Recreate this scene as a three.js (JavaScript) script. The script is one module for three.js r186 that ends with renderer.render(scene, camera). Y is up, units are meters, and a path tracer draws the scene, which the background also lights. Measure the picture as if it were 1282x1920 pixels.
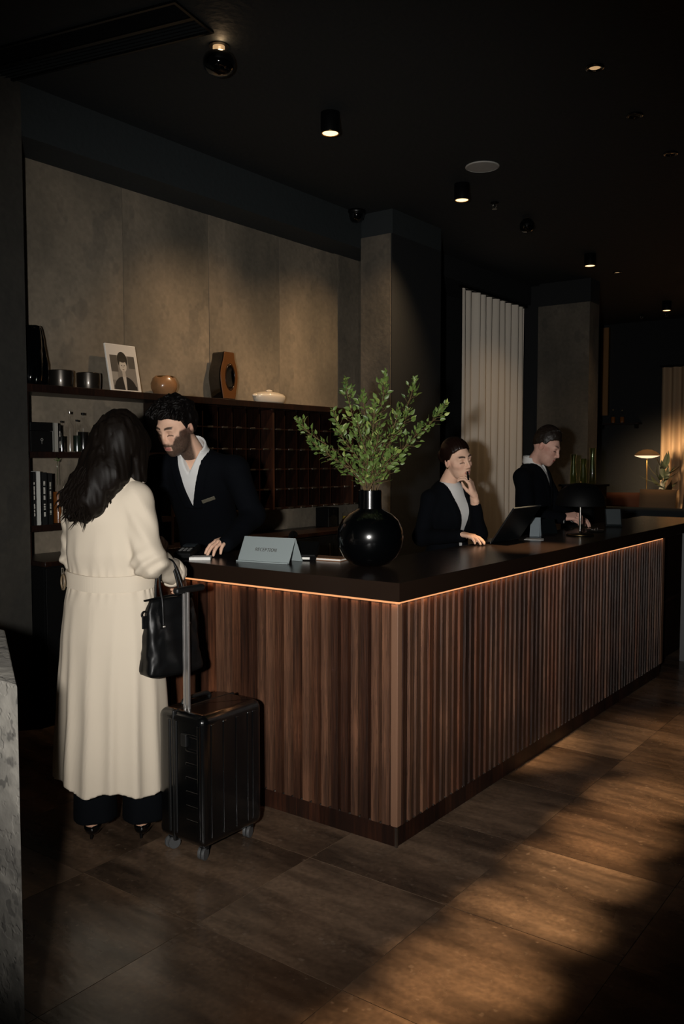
import * as THREE from 'three';
import { RoundedBoxGeometry } from 'three/addons/geometries/RoundedBoxGeometry.js';
import { mergeGeometries } from 'three/addons/utils/BufferGeometryUtils.js';
import { RectAreaLightUniformsLib } from 'three/addons/lights/RectAreaLightUniformsLib.js';
import { FontLoader } from 'three/addons/loaders/FontLoader.js';
import { TextGeometry } from 'three/addons/geometries/TextGeometry.js';

// ---------- camera, exposure, the large lights ----------
RectAreaLightUniformsLib.init();
const scene = new THREE.Scene();
scene.background = new THREE.Color(0x010202);
const renderer = new THREE.WebGLRenderer();
renderer.toneMapping = THREE.LinearToneMapping;
renderer.toneMappingExposure = 1.0;
renderer.shadowMap.enabled = true;
const YAW = THREE.MathUtils.degToRad(36.6);
const camera = new THREE.PerspectiveCamera(2 * Math.atan(960 / 1631) * 180 / Math.PI, 1282 / 1920, 0.05, 60);
camera.rotation.order = 'YXZ';
camera.position.set(1.81, 1.53, 2.8);
camera.rotation.set(-Math.atan(100 / 1631), YAW, 0);

// the photographer's flash: left of the lens, a little behind it
const FLASH = new THREE.Vector3(1.63, 1.57, 2.99);
const flash = new THREE.SpotLight(new THREE.Color(1.0, 0.965, 0.915), 44, 0, THREE.MathUtils.degToRad(35.5), 0.95, 2);
flash.position.copy(FLASH);
flash.target.position.set(-0.5, 1.42, 0.0);
flash.castShadow = true; flash.shadow.radius = 2; flash.shadow.mapSize.set(2048, 2048);
scene.add(flash, flash.target);

// ---------- helpers ----------
function rng(seed) { let s = seed >>> 0; return () => { s = (s + 0x6D2B79F5) >>> 0; let t = s; t = Math.imul(t ^ (t >>> 15), t | 1); t ^= t + Math.imul(t ^ (t >>> 7), t | 61); return ((t ^ (t >>> 14)) >>> 0) / 4294967296; }; }
const clamp = (x, a = 0, b = 1) => Math.min(b, Math.max(a, x));
const mix = (a, b, t) => a + (b - a) * t;
const smooth = (a, b, x) => { const t = clamp((x - a) / (b - a)); return t * t * (3 - 2 * t); };
function hash2(x, y, s) { let h = Math.imul(x, 374761393) + Math.imul(y, 668265263) + Math.imul(s, 1442695041); h = Math.imul(h ^ (h >>> 13), 1274126177); return ((h ^ (h >>> 16)) >>> 0) / 4294967296; }
function pnoise(x, y, px, py, s) {            // periodic value noise
  const xi = Math.floor(x), yi = Math.floor(y), fx = x - xi, fy = y - yi;
  const u = fx * fx * (3 - 2 * fx), v = fy * fy * (3 - 2 * fy);
  const w = (a, n) => ((a % n) + n) % n;
  const a = hash2(w(xi, px), w(yi, py), s), b = hash2(w(xi + 1, px), w(yi, py), s), c = hash2(w(xi, px), w(yi + 1, py), s), d = hash2(w(xi + 1, px), w(yi + 1, py), s);
  return mix(mix(a, b, u), mix(c, d, u), v);
}
function fbm(u, v, fx, fy, oct, s) { let a = 0.5, r = 0, n = 0; for (let i = 0; i < oct; i++) { r += a * pnoise(u * fx, v * fy, fx, fy, s + i * 17); n += a; a *= 0.5; fx *= 2; fy *= 2; } return r / n; }
function noise3(x, y, z, s = 1) {
  const xi = Math.floor(x), yi = Math.floor(y), zi = Math.floor(z), fx = x - xi, fy = y - yi, fz = z - zi;
  const u = fx * fx * (3 - 2 * fx), v = fy * fy * (3 - 2 * fy), w = fz * fz * (3 - 2 * fz);
  const h = (a, b, c) => hash2(a + c * 57, b + c * 131, s);
  const l = (c) => mix(mix(h(xi, yi, c), h(xi + 1, yi, c), u), mix(h(xi, yi + 1, c), h(xi + 1, yi + 1, c), u), v);
  return mix(l(zi), l(zi + 1), w);
}
function tex(w, h, fn, srgb = true, repU = 1, repV = 1) {
  const d = new Uint8Array(w * h * 4);
  for (let y = 0; y < h; y++) for (let x = 0; x < w; x++) {
    const c = fn(x / w, y / h), i = (y * w + x) * 4;
    if (typeof c === 'number') d[i] = d[i + 1] = d[i + 2] = clamp(c) * 255; else { d[i] = clamp(c[0]) * 255; d[i + 1] = clamp(c[1]) * 255; d[i + 2] = clamp(c[2]) * 255; }
    d[i + 3] = 255;
  }
  const t = new THREE.DataTexture(d, w, h); t.magFilter = THREE.LinearFilter; t.minFilter = THREE.LinearMipmapLinearFilter; t.generateMipmaps = true;
  t.wrapS = t.wrapT = THREE.RepeatWrapping; t.repeat.set(repU, repV); if (srgb) t.colorSpace = THREE.SRGBColorSpace; t.needsUpdate = true; return t;
}
const mixc = (a, b, t) => [mix(a[0], b[0], t), mix(a[1], b[1], t), mix(a[2], b[2], t)];
const hexc = (h) => [((h >> 16) & 255) / 255, ((h >> 8) & 255) / 255, (h & 255) / 255];
// uv in metres from the dominant side of each triangle
function triUV(g, ou = 0, ov = 0) {
  g = g.index ? g.toNonIndexed() : g; const p = g.attributes.position, uv = new Float32Array(p.count * 2);
  const a = new THREE.Vector3(), b = new THREE.Vector3(), c = new THREE.Vector3(), n = new THREE.Vector3();
  for (let i = 0; i < p.count; i += 3) {
    a.fromBufferAttribute(p, i); b.fromBufferAttribute(p, i + 1); c.fromBufferAttribute(p, i + 2);
    n.copy(b).sub(a).cross(c.clone().sub(a)); const ax = Math.abs(n.x), ay = Math.abs(n.y), az = Math.abs(n.z);
    [a, b, c].forEach((q, k) => { const [u, v] = ax >= ay && ax >= az ? [q.z, q.y] : ay >= az ? [q.x, q.z] : [q.x, q.y]; uv[(i + k) * 2] = u + ou; uv[(i + k) * 2 + 1] = v + ov; });
  }
  g.setAttribute('uv', new THREE.BufferAttribute(uv, 2)); return g;
}
const at = (g, x, y, z, rx = 0, ry = 0, rz = 0) => { g.applyMatrix4(new THREE.Matrix4().compose(new THREE.Vector3(x, y, z), new THREE.Quaternion().setFromEuler(new THREE.Euler(rx, ry, rz)), new THREE.Vector3(1, 1, 1))); return g; };
const box = (w, h, d, x = 0, y = 0, z = 0, r = 0) => triUV(at(r ? new RoundedBoxGeometry(w, h, d, 2, r) : new THREE.BoxGeometry(w, h, d), x, y, z));
const span = (x0, x1, y0, y1, z0, z1, r = 0) => box(Math.abs(x1 - x0), Math.abs(y1 - y0), Math.abs(z1 - z0), (x0 + x1) / 2, (y0 + y1) / 2, (z0 + z1) / 2, r);
const cyl = (r0, r1, h, x = 0, y = 0, z = 0, n = 32) => at(new THREE.CylinderGeometry(r0, r1, h, n), x, y, z);
const lathe = (pts, n = 48) => new THREE.LatheGeometry(pts.map(([r, y]) => new THREE.Vector2(r, y)), n);
const V = (x, y, z) => new THREE.Vector3(x, y, z);
const tube = (pts, r, seg = 24, rad = 8, closed = false) => new THREE.TubeGeometry(new THREE.CatmullRomCurve3(pts.map((q) => V(...q)), closed, 'catmullrom', 0.5), seg, r, rad, closed);
function merge(list) {
  const gs = list.map((g) => (g.index ? g.toNonIndexed() : g));
  const all = gs.every((g) => g.attributes.uv);
  const col = gs.some((g) => g.attributes.color);
  for (const g of gs) {
    for (const k of Object.keys(g.attributes)) if (!['position', 'normal', 'uv', 'color'].includes(k) || (k === 'uv' && !all)) g.deleteAttribute(k);
    if (col && !g.attributes.color) g.setAttribute('color', new THREE.BufferAttribute(new Float32Array(g.attributes.position.count * 3).fill(1), 3));
    if (!g.attributes.normal) g.computeVertexNormals();
  }
  return gs.length === 1 ? gs[0] : mergeGeometries(gs);
}
const used = {};
const numbered = (n) => { const k = used[n] = (used[n] ?? -1) + 1; return k ? `${n}_${String(k).padStart(3, '0')}` : n; };
function mesh(name, g, m, parent) { const o = new THREE.Mesh(Array.isArray(g) ? merge(g) : g, m); o.name = name; o.castShadow = o.receiveShadow = true; if (parent) parent.add(o); return o; }
function part(name, g, m, parent, label) { const o = mesh(name, g, m, parent); if (label) o.userData.label = label; return o; }
function thing(name, label, category, [x, y, z] = [0, 0, 0], turn = 0, group) {
  const o = new THREE.Group(); o.name = numbered(name); o.position.set(x, y, z); o.rotation.y = turn; o.userData = { label, category }; if (group) o.userData.group = group; scene.add(o); return o;
}
function struct(name, g, m) { const o = g ? mesh(name, g, m) : new THREE.Group(); o.name = name; o.userData.kind = 'structure'; scene.add(o); return o; }
function copy(o, label, [x, y, z], turn, name) { const c = o.clone(); c.name = numbered(name); c.userData = { ...o.userData, label }; c.position.set(x, y, z); if (turn !== undefined) c.rotation.y = turn; scene.add(c); return c; }

// ---------- materials ----------
const std = (o) => new THREE.MeshStandardMaterial(o);
const phy = (o) => new THREE.MeshPhysicalMaterial(o);
const M = {};
{
  const plasterC = tex(1024, 1024, (u, v) => {
    const big = fbm(u, v, 3, 2, 4, 3), mid = fbm(u, v, 9, 6, 4, 11), fine = fbm(u, v, 90, 90, 2, 29), streak = fbm(u, v, 14, 2, 4, 41);
    let t = 0.42 + (big - 0.5) * 1.1 + (mid - 0.5) * 0.5 + (streak - 0.5) * 0.42;
    let c = mixc(hexc(0x5c564b), hexc(0x9a8b77), clamp(t)); const f = 1 + (fine - 0.5) * 0.14;
    const blot = smooth(0.62, 0.7, fbm(u, v, 16, 12, 4, 77)); c = mixc(c, hexc(0x57524a), blot * 0.3);
    return [c[0] * f, c[1] * f, c[2] * f];
  }, true, 1 / 2.2, 1 / 2.2);
  const plasterB = tex(512, 512, (u, v) => fbm(u, v, 40, 40, 4, 5), false, 1 / 1.1, 1 / 1.1);
  M.plaster = std({ map: plasterC, bumpMap: plasterB, bumpScale: 0.002, roughness: 0.82 });
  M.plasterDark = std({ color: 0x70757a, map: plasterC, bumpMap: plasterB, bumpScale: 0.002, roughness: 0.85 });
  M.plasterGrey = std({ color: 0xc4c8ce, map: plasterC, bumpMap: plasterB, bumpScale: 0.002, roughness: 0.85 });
  M.blackwall = std({ color: 0x15181a, bumpMap: plasterB, bumpScale: 0.0015, roughness: 0.8 });
  M.bulkhead = std({ color: 0x22282a, bumpMap: plasterB, bumpScale: 0.002, roughness: 0.8 });
  M.ceiling = std({ color: 0x181d1f, bumpMap: plasterB, bumpScale: 0.0025, roughness: 0.78 });
  const conc = tex(1024, 1024, (u, v) => {
    const b = fbm(u, v, 4, 5, 5, 8), m = fbm(u, v, 22, 22, 4, 13), p = smooth(0.63, 0.72, fbm(u, v, 34, 30, 3, 21)), l = smooth(0.6, 0.75, fbm(u, v, 10, 14, 4, 31));
    let c = mixc(hexc(0x5d5a55), hexc(0x88847c), clamp(0.45 + (b - 0.5) * 1.6 + (m - 0.5) * 0.8)); c = mixc(c, hexc(0x3f3d3a), p * 0.6); return mixc(c, hexc(0xa09b92), l * 0.4);
  }, true, 1 / 0.9, 1 / 0.9);
  const concB = tex(512, 512, (u, v) => clamp(fbm(u, v, 18, 18, 5, 33) - 0.5 * smooth(0.62, 0.7, fbm(u, v, 24, 24, 3, 21))), false, 1 / 0.6, 1 / 0.6);
  M.concrete = std({ map: conc, bumpMap: concB, bumpScale: 0.003, roughness: 0.8 });
  const stone = tex(1024, 1024, (u, v) => {
    const w = fbm(u, v, 3, 3, 3, 51) * 0.35; const a = fbm(u + w * 0.25, v, 3, 12, 5, 9), b = fbm(u, v + w * 0.2, 7, 34, 4, 19), f = fbm(u, v, 120, 120, 2, 5), vein = smooth(0.012, 0, Math.abs(fbm(u + w * 0.2, v, 5, 9, 4, 71) - 0.5)) * smooth(0.52, 0.68, fbm(u, v, 6, 6, 2, 91));
    let c = mixc(hexc(0x3e332a), hexc(0x776351), clamp(0.5 + (a - 0.5) * 1.7 + (b - 0.5) * 0.9)); c = mixc(c, hexc(0x8a7b6c), vein * 0.16);
    const s = smooth(0.76, 0.84, fbm(u, v, 60, 60, 3, 101)); c = mixc(c, hexc(0x7d6e60), s * 0.5); const k = 1 + (f - 0.5) * 0.25; return [c[0] * k, c[1] * k, c[2] * k];
  }, true, 1 / 1.5, 1 / 1.5);
  const stoneR = tex(512, 512, (u, v) => 0.29 + (fbm(u, v, 6, 10, 5, 12) - 0.5) * 0.34, false, 1 / 1.5, 1 / 1.5);
  const stoneB = tex(512, 512, (u, v) => fbm(u, v, 10, 26, 5, 9), false, 1 / 1.1, 1 / 1.1);
  M.stone = [0xffffff, 0xf3efec, 0xe6dfd9].map((c) => std({ color: c, map: stone, roughnessMap: stoneR, roughness: 1, bumpMap: stoneB, bumpScale: 0.0012, metalness: 0 }));
  M.grout = std({ color: 0x14110f, roughness: 0.9 });
  const wood = tex(512, 1024, (u, v) => {
    const w = fbm(u, v, 4, 3, 3, 61) * 0.5; const g = fbm(u + w * 0.12, v, 48, 4, 4, 7), l = fbm(u, v, 110, 12, 2, 27), b = fbm(u, v, 8, 3, 3, 44);
    const pore = smooth(0.66, 0.78, fbm(u, v, 130, 26, 2, 87));
    let c = mixc(hexc(0x3a271d), hexc(0x7a543e), clamp(0.45 + (g - 0.5) * 0.85 + (b - 0.5) * 0.9 + (l - 0.5) * 0.35)); return mixc(c, hexc(0x241711), pore * 0.25);
  }, true, 1 / 0.5, 1 / 1.0);
  const woodB = tex(512, 512, (u, v) => fbm(u, v, 90, 6, 3, 7), false, 1 / 0.5, 1 / 0.7);
  M.slat = [0xffffff, 0xd2c4ba, 0xa09088, 0xffe2cc].map((c) => std({ color: c, map: wood, bumpMap: woodB, bumpScale: 0.0012, roughness: 0.48 }));
  M.cornerWood = std({ color: 0x775845, bumpMap: woodB, bumpScale: 0.0006, roughness: 0.42 });
  M.wenge = std({ color: 0x58483f, map: wood, bumpMap: woodB, bumpScale: 0.0006, roughness: 0.38 });
  M.shelfWood = std({ color: 0x564036, map: wood, bumpMap: woodB, bumpScale: 0.0006, roughness: 0.45 });
  M.kick = std({ color: 0x8a7264, map: wood, roughness: 0.5 });
  M.backing = std({ color: 0x0d0807, roughness: 0.8 });
  M.topStone = phy({ color: 0x231913, roughness: 0.25, roughnessMap: null, bumpMap: plasterB, bumpScale: 0.0001, specularIntensity: 0.9 });
  M.fascia = std({ color: 0x1b1614, map: null, roughness: 0.32 });
}
M.black = phy({ color: 0x050607, roughness: 0.6, specularIntensity: 0.35 });
M.blackMetal = std({ color: 0x0b0c0d, roughness: 0.35, metalness: 0.4 });
M.blackGloss = phy({ color: 0x030405, roughness: 0.08, clearcoat: 1, clearcoatRoughness: 0.03 });
M.vase = phy({ color: 0x030405, roughness: 0.2, clearcoat: 1, clearcoatRoughness: 0.1 });
M.chrome = std({ color: 0xd8d4cc, roughness: 0.16, metalness: 1 });
M.steel = std({ color: 0x9a9690, roughness: 0.34, metalness: 1 });
M.brass = std({ color: 0xb08a52, roughness: 0.3, metalness: 1 });
M.paper = std({ color: 0xe8e6e0, roughness: 0.7 });
M.glow = std({ color: 0x201408, emissive: new THREE.Color(1, 0.62, 0.3), emissiveIntensity: 2.6, roughness: 0.6 });
M.glass = phy({ color: 0xffffff, roughness: 0.03, transmission: 1, thickness: 0.01, ior: 1.5 });
// ---------- floor ----------
const CEIL = 3.6;
{
  const floor = struct('floor', [span(-4.6, 4.3, -0.2, -0.012, -10.7, 5.2)], M.grout);
  const W = 0.597, G = 0.002, R = rng(4);
  const shape = (k) => { const g = box(W - G, 0.012, W - G, 0, -0.006, 0); return triUV(g, k * 0.37 + 0.11, k * 0.71); };
  const gs = [0, 1, 2, 3, 4, 5].map(shape);
  // joints at x = 0.367 + k W, z = 0.26 + k W
  let n = 0;
  const rest = [];
  for (let i = -6; i < 7; i++) for (let j = -18; j < 8; j++) {
    const x = 0.367 + (i + 0.5) * W, z = 0.26 + (j + 0.5) * W;
    if (x < -4.5 || x > 4.2 || z < -10.6 || z > 5.1) continue;
    if (x < -2.7 && z > -7.2) continue;
    const near = x < 2.2 && z < 2.4 && z > -9;
    const k = Math.floor(R() * 6), m = M.stone[Math.floor(R() * 3)], turn = Math.floor(R() * 2) * Math.PI;
    if (near) { const t = part(`tile${n ? '_' + String(n).padStart(3, '0') : ''}`, gs[k], m, floor); t.position.set(x, (R() - 0.5) * 0.0006, z); t.rotation.y = turn; n++; }
    else rest.push(at(gs[k].clone(), x, 0, z));
  }
  const o = part('tile_rest', rest, M.stone[1], floor); o.userData.kind = 'stuff';
}
// ---------- ceiling and walls ----------
struct('ceiling', [span(-4.6, 4.3, CEIL, CEIL + 0.2, -10.7, 5.2)], M.ceiling);
struct('wall_right', [span(4.2, 4.4, 0, CEIL, -10.7, 5.2)], M.blackwall);
struct('wall_front', [span(-4.6, 4.3, 0, CEIL, 5.1, 5.3)], M.blackwall);
struct('wall_back', [span(-4.6, 4.3, 0, CEIL, -10.8, -10.6)], M.blackwall);
struct('wall_left', [span(-3.0, -2.85, 0, CEIL, -4.7, -0.05)], M.plaster);
{ // tall plaster panels above the shelf, each a board of its own
  const wl = scene.getObjectByName('wall_left'), zs = [-0.104, -0.24, -1.03, -1.82, -2.61, -3.40, -3.715];
  for (let i = 0; i < zs.length - 1; i++) {
    const g = triUV(span(-2.858, -2.84 + (i % 2) * 0.002, 1.93, 3.32, zs[i] - 0.0025, zs[i + 1] + 0.0025), i * 0.83, i * 0.47);
    part('plaster_panel', g, M.plaster, wl);
  }
}
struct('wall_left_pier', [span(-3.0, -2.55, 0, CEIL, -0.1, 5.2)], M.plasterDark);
struct('trim_1', [span(-2.86, -2.55, 3.315, CEIL, -1.905, -0.1), span(-2.86, -2.55, 3.315, CEIL, -3.72, -1.912), span(-2.86, -2.54, 3.31, 3.335, -3.33, -0.1)], M.bulkhead).userData.label = 'dark bulkhead above the plaster niche';
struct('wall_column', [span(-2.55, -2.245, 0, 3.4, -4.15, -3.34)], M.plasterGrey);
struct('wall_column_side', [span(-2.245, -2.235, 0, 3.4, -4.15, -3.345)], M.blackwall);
struct('trim_2', [span(-3.0, -2.235, 3.4, CEIL, -4.15, -3.35)], M.bulkhead);
struct('wall_recess', [span(-3.4, -3.2, 0, CEIL, -7.2, -3.8), span(-3.3, -2.7, 3.38, CEIL, -7.2, -4.2)], M.blackwall);
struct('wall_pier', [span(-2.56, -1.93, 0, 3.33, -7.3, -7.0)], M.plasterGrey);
struct('wall_pier_back', [span(-4.6, -2.56, 0, CEIL, -7.3, -7.1), span(-2.56, -1.93, 3.33, CEIL, -7.3, -7.02)], M.blackwall);
struct('wall_lounge', [span(-4.7, -4.5, 0, CEIL, -10.7, -7.2)], M.blackwall);

// ---------- ceiling fittings ----------
M.dimGlow = std({ color: 0x201408, emissive: new THREE.Color(1, 0.62, 0.3), emissiveIntensity: 0.5, roughness: 0.4 });
const warm = new THREE.Color(1, 0.66, 0.36);
function spotLight(parent, y, power, angle, pen = 0.9, dx = 0, dz = 0, r = 1.5) {
  const l = new THREE.SpotLight(warm, power, 0, angle, pen, 2); l.position.set(0, y, 0); l.target.position.set(dx, y - 3, dz); l.castShadow = true; l.shadow.radius = r; parent.add(l, l.target);
}
const canG = merge([lathe([[0.001, 0], [0.058, 0], [0.058, -0.118], [0.0565, -0.12], [0.05, -0.12], [0.047, -0.112], [0.047, -0.095]], 40)]);
const lensG = lathe([[0.0, -0.122], [0.02, -0.1215], [0.047, -0.118]], 32), ringG = at(new THREE.TorusGeometry(0.052, 0.0035, 10, 40), 0, -0.119, 0, Math.PI / 2);
function ceilingSpot(label, x, z, power, angle, tilt = [0, 0]) {
  const t = thing('ceiling_spotlight', label, 'spotlight', [x, CEIL, z], 0, 'surface-mounted ceiling spotlights');
  part('housing', canG, M.blackMetal, t); part('lens', lensG, M.glow, t, 'glowing warm lens'); part('rim', ringG, M.brass, t);
  spotLight(t, -0.135, power, angle, 1, tilt[0], tilt[1]);
  return t;
}
ceilingSpot('lit black cylinder spotlight on the ceiling, largest and nearest of its row', -1.44, -1.458, 8.5, 0.75, [-2.0, -0.5]);
ceilingSpot('lit black cylinder spotlight beside the round ceiling speaker', -1.462, -3.125, 10.5, 0.75, [-2.0, 0.3]);
ceilingSpot('lit black cylinder spotlight above the curtain, third along the row', -1.511, -5.884, 2, 0.9, [-0.6, 0]);
ceilingSpot('small lit ceiling spotlight at the far right above the lounge', -1.678, -9.077, 3, 0.8);
{ // globe spotlight near the vent, glowing at its top
  const t = thing('ceiling_globe_lamp', 'black globe lamp hanging near the ceiling vent with a glowing collar', 'lamp', [-1.369, CEIL, -0.444], 0);
  part('neck', lathe([[0.001, 0], [0.03, 0], [0.03, -0.02], [0.026, -0.025], [0.026, -0.05]], 32), M.dimGlow, t, 'glowing warm collar');
  part('globe', lathe([[0.026, -0.035], [0.05, -0.038], [0.072, -0.052], [0.08, -0.075], [0.08, -0.095], [0.072, -0.118], [0.05, -0.138], [0.02, -0.146], [0.001, -0.147]], 48), M.blackGloss, t);
  part('mounting_plate', cyl(0.05, 0.05, 0.006, 0, -0.003, 0), M.blackMetal, t);
  const l = new THREE.PointLight(warm, 0.02); l.position.set(0.045, -0.018, 0.03); l.castShadow = true; t.add(l);
}
function domeCamera(label, x, z, s) {
  const t = thing('dome_camera', label, 'camera', [x, CEIL, z]); t.scale.setScalar(s);
  part('base_ring', lathe([[0.001, 0], [0.08, 0], [0.082, -0.01], [0.08, -0.028], [0.07, -0.032]], 40), M.blackMetal, t);
  part('dome', lathe([[0.07, -0.03], [0.069, -0.05], [0.06, -0.078], [0.04, -0.098], [0.001, -0.106]], 40), M.blackGloss, t);
}
domeCamera('black security dome on the ceiling above the grey column', -2.514, -3.225, 0.95);
{
  const t = thing('ceiling_globe_lamp', 'small black globe lamp above the left end of the curtain', 'lamp', [-1.472, CEIL, -4.301]); t.scale.setScalar(0.8);
  part('globe', lathe([[0.03, 0], [0.05, -0.01], [0.078, -0.05], [0.08, -0.085], [0.07, -0.12], [0.04, -0.143], [0.001, -0.147]], 40), M.blackGloss, t);
  part('collar', cyl(0.032, 0.032, 0.02, 0, -0.006, 0), M.brass, t);
}
{
  const t = thing('ceiling_speaker', 'round pale grille speaker set flush in the dark ceiling', 'speaker', [-1.154, CEIL, -2.86]);
  part('rim', lathe([[0.112, 0], [0.12, 0], [0.12, -0.006], [0.112, -0.008]], 48), std({ color: 0xb8b6b0, roughness: 0.6 }), t);
  const gr = tex(256, 256, (u, v) => (Math.hypot((u * 32) % 1 - 0.5, (v * 32) % 1 - 0.5) < 0.28 ? 0.25 : 0.85), false);
  part('grille', lathe([[0.001, -0.006], [0.112, -0.005]], 48), std({ color: 0xa9a7a2, roughness: 0.7, bumpMap: gr, bumpScale: 0.001 }), t);
}
function downlight(label, x, z, glow, angle = 0.5, tilt = [0, 0]) {
  const t = thing('recessed_downlight', label, 'downlight', [x, CEIL, z], 0, 'recessed ceiling downlights');
  part('bezel', lathe([[0.03, -0.0], [0.048, 0], [0.05, -0.006], [0.046, -0.012], [0.034, -0.012], [0.03, -0.004]], 40), M.blackGloss, t);
  part('lens', lathe([[0.001, -0.006], [0.031, -0.004]], 24), glow ? M.dimGlow : std({ color: 0x2a2722, roughness: 0.15, metalness: 0.6 }), t);
  if (glow) spotLight(t, -0.03, glow, angle, 1, tilt[0], tilt[1]);
  return t;
}
downlight('recessed ceiling downlight with glossy rim, nearest of the right-hand row', 0.059, -1.801, 75, 0.15, [-0.25, 0.3]);
downlight('dim recessed downlight, middle of the right-hand ceiling row', 0.019, -2.572, 0);
downlight('small dim recessed downlight at the right edge of the ceiling', -0.002, -3.379, 0);
downlight('tiny downlight in the ceiling behind the third cylinder spotlight', -1.584, -6.898, 2);
downlight('tiny dim downlight above the far grey pier', -2.886, -7.941, 0);
// the row over the aisle goes on past the top of the picture
['first', 'second', 'third', 'fourth', 'fifth', 'sixth'].forEach((w, i) => downlight(`ceiling downlight over the aisle, ${w} beyond the top of the picture`, 0.62, -1.1 + i * 0.42, 88 - i * 5, 0.086));
downlight('ceiling downlight over the far floor by the long counter front', 0.8, -2.0, 34, 0.24);
function sprinkler(label, x, z) {
  const t = thing('sprinkler', label, 'sprinkler', [x, CEIL, z]);
  part('escutcheon', lathe([[0.001, 0], [0.035, 0], [0.03, -0.01], [0.012, -0.014]], 28), M.blackMetal, t);
  part('frame_arm', [tube([[-0.01, -0.012, 0], [-0.016, -0.03, 0], [0, -0.048, 0], [0.016, -0.03, 0], [0.01, -0.012, 0]], 0.003, 20, 6)], M.steel, t);
  part('deflector', lathe([[0.001, -0.05], [0.02, -0.05], [0.02, -0.052], [0.001, -0.052]], 16), M.steel, t);
}
sprinkler('small sprinkler head on the ceiling beside the second cylinder spotlight', -1.483, -3.707);
sprinkler('tiny metal sprinkler at the far end of the ceiling left of the last spotlight', -2.3, -10.0);
sprinkler('tiny metal sprinkler under the last spotlight at the right edge', -1.95, -10.0);
{ // linear air vent
  const t = thing('ceiling_vent', 'long black linear slot vent in the ceiling corner', 'vent', [-1.95, CEIL, -0.02], THREE.MathUtils.degToRad(12));
  const L = 1.4;
  part('frame', [span(-L / 2, L / 2, -0.012, 0, -0.16, -0.145), span(-L / 2, L / 2, -0.012, 0, 0.145, 0.16), span(-L / 2, L / 2, -0.012, 0, -0.012, 0.012), span(L / 2, L / 2 + 0.015, -0.012, 0, -0.16, 0.16), span(-L / 2 - 0.015, -L / 2, -0.012, 0, -0.16, 0.16)], M.blackMetal, t);
  for (const z of [-0.115, -0.085, -0.055, -0.03, 0.035, 0.06, 0.09, 0.12]) part('slat', at(box(L, 0.003, 0.022), 0, -0.006, z, z < 0 ? 0.6 : -0.6), M.black, t);
}
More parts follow.
